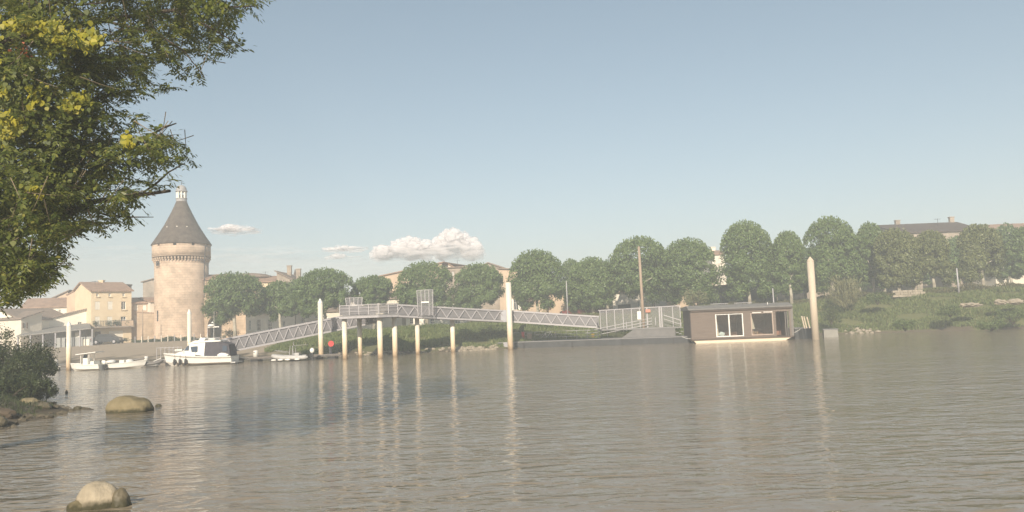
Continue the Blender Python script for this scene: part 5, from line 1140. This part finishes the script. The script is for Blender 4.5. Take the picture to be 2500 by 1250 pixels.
def wetline(m):
    n = m.node_tree; b = n.nodes['Principled BSDF']; lk = n.links.new; src = b.inputs['Base Color'].links[0].from_socket
    g = n.nodes.new('ShaderNodeNewGeometry'); sp = n.nodes.new('ShaderNodeSeparateXYZ'); lk(g.outputs['Position'], sp.inputs[0]); tx = n.nodes.new('ShaderNodeTexNoise'); tx.inputs['Scale'].default_value = 6; lk(g.outputs['Position'], tx.inputs[0])
    a = n.nodes.new('ShaderNodeMath'); a.operation = 'MULTIPLY_ADD'; lk(tx.outputs[0], a.inputs[0]); a.inputs[1].default_value = .18; lk(sp.outputs[2], a.inputs[2])
    mr = n.nodes.new('ShaderNodeMapRange'); mr.inputs[1].default_value = .14; mr.inputs[2].default_value = .26; lk(a.outputs[0], mr.inputs[0])
    mx = n.nodes.new('ShaderNodeMix'); mx.data_type = 'RGBA'; lk(mr.outputs[0], mx.inputs[0]); mx.inputs[6].default_value = (.05, .045, .022, 1); lk(src, mx.inputs[7]); lk(mx.outputs[2], b.inputs['Base Color'])
for m_ in (rockm, rockp, rockw): wetline(m_)
def rock(label, px0, px1, ytop, ybase, m, seed, sq=.6, fr=1.2, amp=.22):
    c = G((px0+px1)/2, ybase); Y = c.y; w_ = (px1-px0)/2*Y/1900*.90; t = W((px0+px1)/2, ytop, Y+w_*.2).z*.92
    q = MB(); q.blob((0, 0, 0), (w_, w_*sq, t*1.05), 4, amp, seed, fr); o_ = q.build('rock', m, None, True); o_.location = (c.x, Y+w_*sq*.6, 0); return tag(o_, label, 'rock', 'rocks standing in the shallows')
rock('large rounded mossy boulder in the water near the left bank', 243, 364, 966, 1008, rockm, 3, .7, .9, .16)
rock('pale rounded rock in the water at the bottom left', 166, 290, 1172, 1242, rockp, 9, .7, .8, .13)
rock('dark lump added as the right flank of the pale rounded rock', 262, 316, 1192, 1238, rockw, 12, .8, 1.0, .2)  # separate dark lump gives the one pale stone its dark right flank
rock('flat olive rock at the foot of the pale rounded rock', 152, 225, 1222, 1246, rockm, 15, .6, 1.0, .15)
rock('small dark stone between the bank and the large boulder', 176, 200, 991, 1000, rockw, 18)
rock('tiny dark stone right of the large boulder', 377, 394, 986, 992, rockw, 21)
rock('small dark stake like stone left of the large boulder, further out', 158, 166, 952, 960, rockw, 25)
for i, (lab, x_, y_, s_) in enumerate((('brown stone on the near mud bank at the left edge', -17.6, 26.2, .42), ('rusty brown stone beside the left edge of the near bank', -18.2, 27.8, .35), ('pale stone at the foot of the near bushes', -19.6, 31.5, .30), ('dark stone on the mud spit of the near bank', -18.4, 30.5, .22))):
    q = MB(); q.blob((0, 0, 0), (s_*1.4, s_, s_*.7), 3, .3, i+50); o_ = q.build('rock', [rockw, mat('brown_rock', (.085, .065, .045), .9, .2, 3, bump=.3), rockm, rockw][i], None, False); o_.location = (x_, y_, tz(x_, y_)+s_*.1); tag(o_, lab, 'rock', 'stones on the near bank')

r_ = np.random.default_rng(31); q = MB()
for i in range(170):
    y_ = r_.uniform(23, 36); e_ = float(interp(y_, EY, EX)); x_ = e_+r_.normal(-.3, .75) if r_.random() < .75 else e_-r_.uniform(0, 4); s_ = r_.uniform(.03, .13)*(1.6 if r_.random() < .1 else 1)
    q.blob((x_, y_, tz(x_, y_)+s_*.2), (s_*1.5, s_, s_*.7), 1, .4, i)
tag(q.build('pebbles', mat('mud_pebbles', (.06, .052, .036), .8, .35, 1.2, bump=.4, col2=(.13, .11, .075))), 'pebbles and broken stones scattered on the near mud bank', kind='stuff')
n_ = 5000; Y_ = r_.uniform(24, 36, n_); X_ = interp(Y_, EY, EX)-r_.uniform(.7, 5, n_); Z_ = terrain_z(X_, Y_)+.07
tag(quads('bank_weeds', leaves(np.stack([X_, Y_, Z_], 1), r_.normal(0, .5, (n_, 3))+np.array([0, 0, 1.]), r_.normal(size=(n_, 3)), r_.uniform(.12, .38, n_), r_.uniform(.015, .04, n_)), nearleaf), 'low weeds on the near mud bank', kind='stuff')
# overhanging tree
tr_ = empty('overhanging_tree', (-15.2, 17.5, tz(-15.2, 17.5)-.1), 0, 'large ash like tree on the near bank leaning over the water at top left', 'tree')
o = tr_.location
def L3(px, py, Y): return W(px, py, Y)-o
MB().tube([(0, 0, 0), (.3, -.1, 2), (.9, -.3, 4.2), (1.4, -.6, 6.5), (1.8, -.6, 9.5), (2.0, -.5, 12)], [.5, .42, .36, .3, .2, .1], 14).build('trunk', barkm, tr_, True)
BR = [([L3(-350, 640, 16.5), L3(-60, 610, 16), L3(100, 552, 15.4), L3(230, 492, 15), L3(320, 479, 14.8), L3(415, 466, 14.6)], [.16, .12, .085, .055, .045, .028]),
      ([L3(120, 545, 15.4), L3(215, 450, 15.2), L3(270, 390, 15), L3(330, 350, 15), L3(400, 312, 14.9), L3(430, 301, 14.8)], [.07, .05, .04, .03, .018, .012]),
      ([L3(350, 470, 14.8), L3(385, 445, 14.7), L3(412, 420, 14.7), L3(452, 398, 14.6)], [.02, .02, .016, .008]),
      ([L3(-500, 300, 16.5), L3(-200, 200, 15.5), L3(50, 90, 15), L3(250, 50, 14.8), L3(420, 25, 14.6), L3(620, 15, 14.5)], [.16, .12, .08, .05, .035, .012]),
      ([L3(180, 30, 14.5), L3(290, 60, 14.4), L3(380, 80, 14.3), L3(450, 125, 14.3), L3(500, 190, 14.2)], [.03, .025, .02, .012, .006]),
      ([L3(420, 25, 14.6), L3(500, 60, 14.5), L3(560, 95, 14.5), L3(600, 125, 14.5)], [.022, .018, .012, .006]),
      ([L3(-300, 420, 16), L3(-50, 330, 15.5), L3(150, 260, 15.2), L3(280, 230, 15.0), L3(350, 215, 14.9)], [.13, .09, .06, .035, .012]),
      ([L3(-350, 700, 17), L3(-60, 690, 16.5), L3(40, 650, 16.2), L3(110, 640, 16), L3(165, 610, 16)], [.09, .06, .04, .025, .01]),
      ([L3(200, 505, 15.1), L3(260, 525, 15), L3(320, 530, 14.9), L3(375, 530, 14.9)], [.03, .02, .014, .006]),
      ([L3(80, 20, 14.6), L3(140, 5, 14.5), L3(190, 12, 14.5), L3(240, 8, 14.4), L3(300, -8, 14.4)], [.03, .022, .018, .015, .01])]
for pts, rr in BR: MB().tube(pts, rr, 8).build('branch', barkm, tr_, True)
r_ = np.random.default_rng(21)
# outline of the foliage seen in the photograph, as right-hand extent by row
OY = [-500, -60, 0, 40, 90, 120, 135, 160, 200, 225, 235, 250, 300, 340, 380, 440, 460, 480, 530, 550, 570, 600, 650, 690, 720, 760, 800]
OX = [300, 560, 655, 650, 610, 600, 560, 515, 505, 480, 350, 352, 375, 455, 472, 465, 380, 350, 375, 330, 200, 165, 160, 145, 60, 25, -200]
tw_b, tw_d, tw_l = [], [], []
N_T = 6200; got = 0; twigs = MB()
holes_ = [(435, 180, 60, 45), (300, 190, 45, 22), (150, 385, 26, 18), (255, 445, 38, 30), (205, 520, 28, 20), (400, 260, 40, 60), (330, 420, 25, 22), (290, 505, 40, 14), (90, 610, 14, 12), (410, 500, 60, 25), (10, 130, 20, 10), (230, 190, 14, 10)]
while got < N_T:
    py = r_.uniform(-420, 770); ex = float(np.interp(py, OY, OX)); px = r_.uniform(-520, ex)
    if px < -60 and r_.random() < .45: continue
    if py < -60 and r_.random() < .4: continue
    dist = ex-px
    if any(((px-a)/c)**2+((py-b)/d)**2 < 1 for a, b, c, d in holes_) and r_.random() < .9: continue
    if 0 < py < 250 and px > 330 and r_.random() < .45: continue
    if mnoise.noise(Vector((px*.013, py*.016, 3.3)))+.5*mnoise.noise(Vector((px*.035, py*.04, 8.1))) < ((.22 if py > 380 and px > 120 else .04) if dist < 190 else -.14) and r_.random() < .88: continue
    Y = 15+r_.normal(0, .8) if px > 100 else 15.6+r_.normal(0, 1.3); Y = min(max(Y, 12.2), 18.5)
    b = L3(px, py, Y); ang = r_.uniform(0, 2*math.pi); dr = np.array([math.cos(ang)*.8+.25, math.sin(ang)*.8-.15, r_.uniform(-.9, .25)])
    dr /= np.linalg.norm(dr); tipx, tipy = project(Vector(np.array(b)+np.array(o)+dr*.5)); 
    if tipx > float(np.interp(tipy, OY, OX))-8: continue
    tw_b.append(np.array(b)); tw_d.append(dr/np.linalg.norm(dr)); got += 1
Ls = []
for b, d in zip(tw_b, tw_d):
    ln = r_.uniform(.22, .42); side = np.cross(d, [0, 0, 1.]); side /= max(np.linalg.norm(side), 1e-6)
    if r_.random() < .22: twigs.tube([tuple(b-d*.35+np.array([0, 0, .1])), tuple(b), tuple(b+d*ln*.8+np.array([0, 0, -.05]))], [.009, .006, .003], 4, False)
    for q_ in range(3):                       # three compound leaves per twig
        dd = d+side*(q_-1)*.7+r_.normal(0, .25, 3); dd /= np.linalg.norm(dd); s2 = np.cross(dd, [0, 0, 1.]); s2 /= max(np.linalg.norm(s2), 1e-6)
        upv = np.cross(s2, dd); bb = b+d*ln*(.2+.35*q_)
        for i in range(5):
            t = .06+i*.055; droop = -.5*t*t*4*np.array([0, 0, 1.])*.35
            for sg in (-1, 1):
                ld_ = dd*.55+s2*sg*.85+np.array([0, 0, -.35])+r_.normal(0, .12, 3)
                Ls.append((bb+dd*t+droop+ld_*.045, ld_, upv+r_.normal(0, .35, 3)))
        Ls.append((bb+dd*.38, dd+np.array([0, 0, -.4]), upv))
C = np.array([a[0] for a in Ls]); D_ = np.array([a[1] for a in Ls]); N_ = np.array([a[2] for a in Ls]); m_ = len(C)
ashleaf = leafmat('ash_leaves', (.065, .10, .022), (.21, .23, .058), .5, .4, c3=(.33, .30, .07))
quads('crown', leaves(C, D_, N_, r_.uniform(.09, .14, m_), r_.uniform(.03, .046, m_)), ashleaf, tr_)
twigs.build('twigs', mat('pale_twig', (.20, .16, .11), .9, .2, 4), tr_, fix=False)
# yellow broad-leaved climber
yl = leafmat('yellow_climber_leaves', (.20, .22, .025), (.40, .36, .035), .45, .5, c3=(.52, .46, .05))
yv = empty('climbing_vine', (-14.6, 15.2, tz(-14.6, 15.2)), 0, 'bright yellow green broad leaved climber hanging in clumps in the tree', 'vine'); o2 = yv.location
cl = [(60, 62, 35, 18, 60), (110, 75, 40, 22, 90), (150, 105, 35, 22, 70), (215, 98, 32, 20, 70), (185, 90, 25, 15, 40), (235, 105, 16, 14, 30), (20, 300, 28, 22, 40), (10, 335, 20, 18, 22), (8, 225, 12, 12, 14), (190, 245, 30, 16, 30), (170, 262, 25, 12, 20), (312, 345, 20, 14, 26), (45, 315, 20, 12, 18), (85, 240, 25, 26, 20), (-60, 90, 60, 60, 90), (80, 460, 20, 12, 14), (100, 480, 14, 10, 8)]
cs_, ds_, ns_ = [], [], []
for a, b, c, d, n_ in cl:
    for i in range(int(n_*3.2)):
        p = W(a+r_.normal(0, c*.5), b+r_.normal(0, d*.55), 13.6+r_.normal(0, .3))-o2; cs_.append(np.array(p)); ds_.append(np.array([r_.normal(0, .4), r_.normal(0, .3)-.2, -1.])); ns_.append(np.array([r_.normal(0, .5), -1., .7+r_.normal(0, .4)]))
def broad(C, D, Nn, L):
    D = norm(D); S = norm(np.cross(D, Nn)); U = norm(np.cross(S, D)); L = L[:, None]; pts = [(-.5, 0), (-.42, .30), (-.1, .46), (.25, .28), (.55, 0), (.25, -.28), (-.1, -.46), (-.42, -.30)]
    return np.stack([C+D*L*a+S*L*b+U*L*(.18*abs(b)) for a, b in pts], 1)
quads('leaves', broad(np.array(cs_), np.array(ds_), np.array(ns_), r_.uniform(.055, .115, len(cs_))), yl, yv)
cs2, ds2, ns2 = [], [], []
ol = leafmat('olive_shade_climber_leaves', (.07, .10, .02), (.19, .21, .035), .45, .5)  # duller olive copy of the climber's leaf colour, shade put into it
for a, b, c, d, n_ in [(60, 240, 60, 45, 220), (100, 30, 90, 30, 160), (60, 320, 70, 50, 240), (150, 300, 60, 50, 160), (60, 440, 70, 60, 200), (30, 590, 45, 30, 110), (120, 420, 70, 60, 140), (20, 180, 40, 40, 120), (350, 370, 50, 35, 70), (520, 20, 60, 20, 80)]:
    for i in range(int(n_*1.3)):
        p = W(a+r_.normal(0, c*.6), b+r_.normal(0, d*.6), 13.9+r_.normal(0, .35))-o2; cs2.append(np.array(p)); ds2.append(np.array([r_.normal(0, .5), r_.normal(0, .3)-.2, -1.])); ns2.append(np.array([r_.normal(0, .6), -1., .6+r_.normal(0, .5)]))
quads('shade_toned_leaves', broad(np.array(cs2), np.array(ds2), np.array(ns2), r_.uniform(.05, .11, len(cs2))), ol, yv)
MB().tube([(0, 0, 0), (.4, -.6, 2), (1.0, -1.2, 4.5), Vector(W(60, 60, 13.9)-o2), Vector(W(230, 90, 13.8)-o2)], [.05, .04, .03, .02, .008], 6).build('stem', barkm, yv, True)
# dead reddish sprig
ds0 = W(50, 130, 13.4); C = np.array(ds0)[None]+r_.normal(0, .07, (26, 3)); 
tag(quads('dead_leaves', leaves(C, r_.normal(size=(26, 3)), r_.normal(size=(26, 3)), r_.uniform(.06, .11, 26), r_.uniform(.03, .05, 26)), leafmat('dead_leaf', (.35, .10, .05), (.5, .16, .08))), 'small tuft of dry orange leaves hanging in the tree', 'leaves')

# ------------------------------------------------------------------ clouds
def cloud_mat():
    m = bpy.data.materials.new('cloud'); m.use_nodes = True; n = m.node_tree; b = n.nodes['Principled BSDF']; lk = n.links.new
    b.inputs['Base Color'].default_value = (.93, .88, .88, 1); b.inputs['Roughness'].default_value = 1; b.inputs['Specular IOR Level'].default_value = 0
    lw_ = n.nodes.new('ShaderNodeLayerWeight'); lw_.inputs[0].default_value = .5; cr = n.nodes.new('ShaderNodeValToRGB'); lk(lw_.outputs['Facing'], cr.inputs[0])
    cr.color_ramp.elements[0].position = .25; cr.color_ramp.elements[0].color = (.62, .62, .62, 1); cr.color_ramp.elements[0].position = .1; cr.color_ramp.elements[1].position = .72; cr.color_ramp.elements[1].color = (0, 0, 0, 1)
    gp_ = n.nodes.new('ShaderNodeTexCoord'); sz_ = n.nodes.new('ShaderNodeSeparateXYZ'); lk(gp_.outputs['Generated'], sz_.inputs[0]); mz = n.nodes.new('ShaderNodeMapRange'); mz.inputs[1].default_value = .02; mz.inputs[2].default_value = .5; lk(sz_.outputs[2], mz.inputs[0])
    mu = n.nodes.new('ShaderNodeMath'); mu.operation = 'MULTIPLY'; lk(cr.outputs[0], mu.inputs[0]); lk(mz.outputs[0], mu.inputs[1]); lk(mu.outputs[0], b.inputs['Alpha'])
    b.inputs['Subsurface Weight'].default_value = 0; t = n.nodes.new('ShaderNodeBsdfTranslucent'); t.inputs[0].default_value = (.9, .88, .88, 1); tr = n.nodes.new('ShaderNodeBsdfTransparent'); m1 = n.nodes.new('ShaderNodeMixShader'); lk(mu.outputs[0], m1.inputs[0]); lk(tr.outputs[0], m1.inputs[1]); lk(t.outputs[0], m1.inputs[2]); m2 = n.nodes.new('ShaderNodeMixShader'); m2.inputs[0].default_value = .35; lk(b.outputs[0], m2.inputs[1]); lk(m1.outputs[0], m2.inputs[2]); lk(m2.outputs[0], n.nodes['Material Output'].inputs[0]); return m
cm_ = cloud_mat()
thin = cloud_mat(); thin.name = 'thin_cloud'
for nd in thin.node_tree.nodes:
    if nd.type == 'VALTORGB': nd.color_ramp.elements[0].color = (.11, .11, .11, 1); nd.color_ramp.elements[0].position = 0.0
def cloud(label, puffs, Y=3000, m=None):
    c0 = W(puffs[0][0], puffs[0][1], Y); q = MB()
    for i, (px, py, rx, ry) in enumerate(puffs):
        p = W(px, py, Y+random.uniform(-60, 60))-c0; k2 = Y/1900; q.blob(p, (rx*k2, rx*k2*.8, ry*k2), 4, .35, i+px, 1.6)
    o_ = q.build('cloud', m or cm_, None, True); o_.location = c0; return tag(o_, label, 'cloud', 'clouds above the far bank')
cloud('flat lens shaped cloud right of the tower roof', [(570, 560, 45, 11), (545, 562, 35, 8), (600, 563, 40, 8), (575, 566, 60, 8), (560, 555, 22, 8)])
cl_ = [(1040, 622, 100, 18), (1110, 612, 55, 24), (985, 616, 55, 18)]
random.seed(4)
for i in range(70):
    px = random.uniform(925, 1168); top = float(np.interp(px, [925, 960, 1000, 1030, 1060, 1075, 1100, 1130, 1150, 1170], [602, 589, 576, 581, 592, 566, 557, 565, 580, 604])); rr_ = random.uniform(10, 22)
    py = top+rr_*.75+(random.random()**1.3)*max(0, 630-top-rr_*.75); cl_.append((px, py, rr_*1.15, rr_*.85))
cloud('large cumulus cloud above the middle rooftops', cl_)
cloud('faint wide pale cloud bank low behind the tower and trees', [(700, 640, 230, 28), (560, 630, 150, 26), (880, 655, 230, 26), (1050, 660, 200, 26), (250, 620, 160, 14)], Y=5000, m=thin)
cloud('small flat cloud left of the cumulus', [(838, 604, 22, 7), (815, 609, 28, 7), (865, 608, 34, 7), (840, 611, 50, 6)])
cloud('smallest flat cloud under the one left of the cumulus', [(825, 625, 18, 7), (845, 629, 34, 5), (812, 630, 24, 5)])

# ------------------------------------------------------------------ haze
HAZE = 0.0028
hm = bpy.data.materials.new('haze'); hm.use_nodes = True; n = hm.node_tree; n.nodes.remove(n.nodes['Principled BSDF'])
pv_ = n.nodes.new('ShaderNodeVolumePrincipled'); pv_.inputs['Density'].default_value = HAZE; pv_.inputs['Color'].default_value = (.88, .94, .97, 1); pv_.inputs['Anisotropy'].default_value = 0.0  # scattering air, added partly to give the veil of a smudged lens
n.links.new(pv_.outputs[0], n.nodes['Material Output'].inputs['Volume'])
q = MB(); q.box((0, 270, 14), (1206, 666, 33)); ho = q.build('haze', hm); tag(ho, 'thin pale air haze, also standing in for a smudged lens veil', kind='stuff')
print('objects', len(scene.objects))
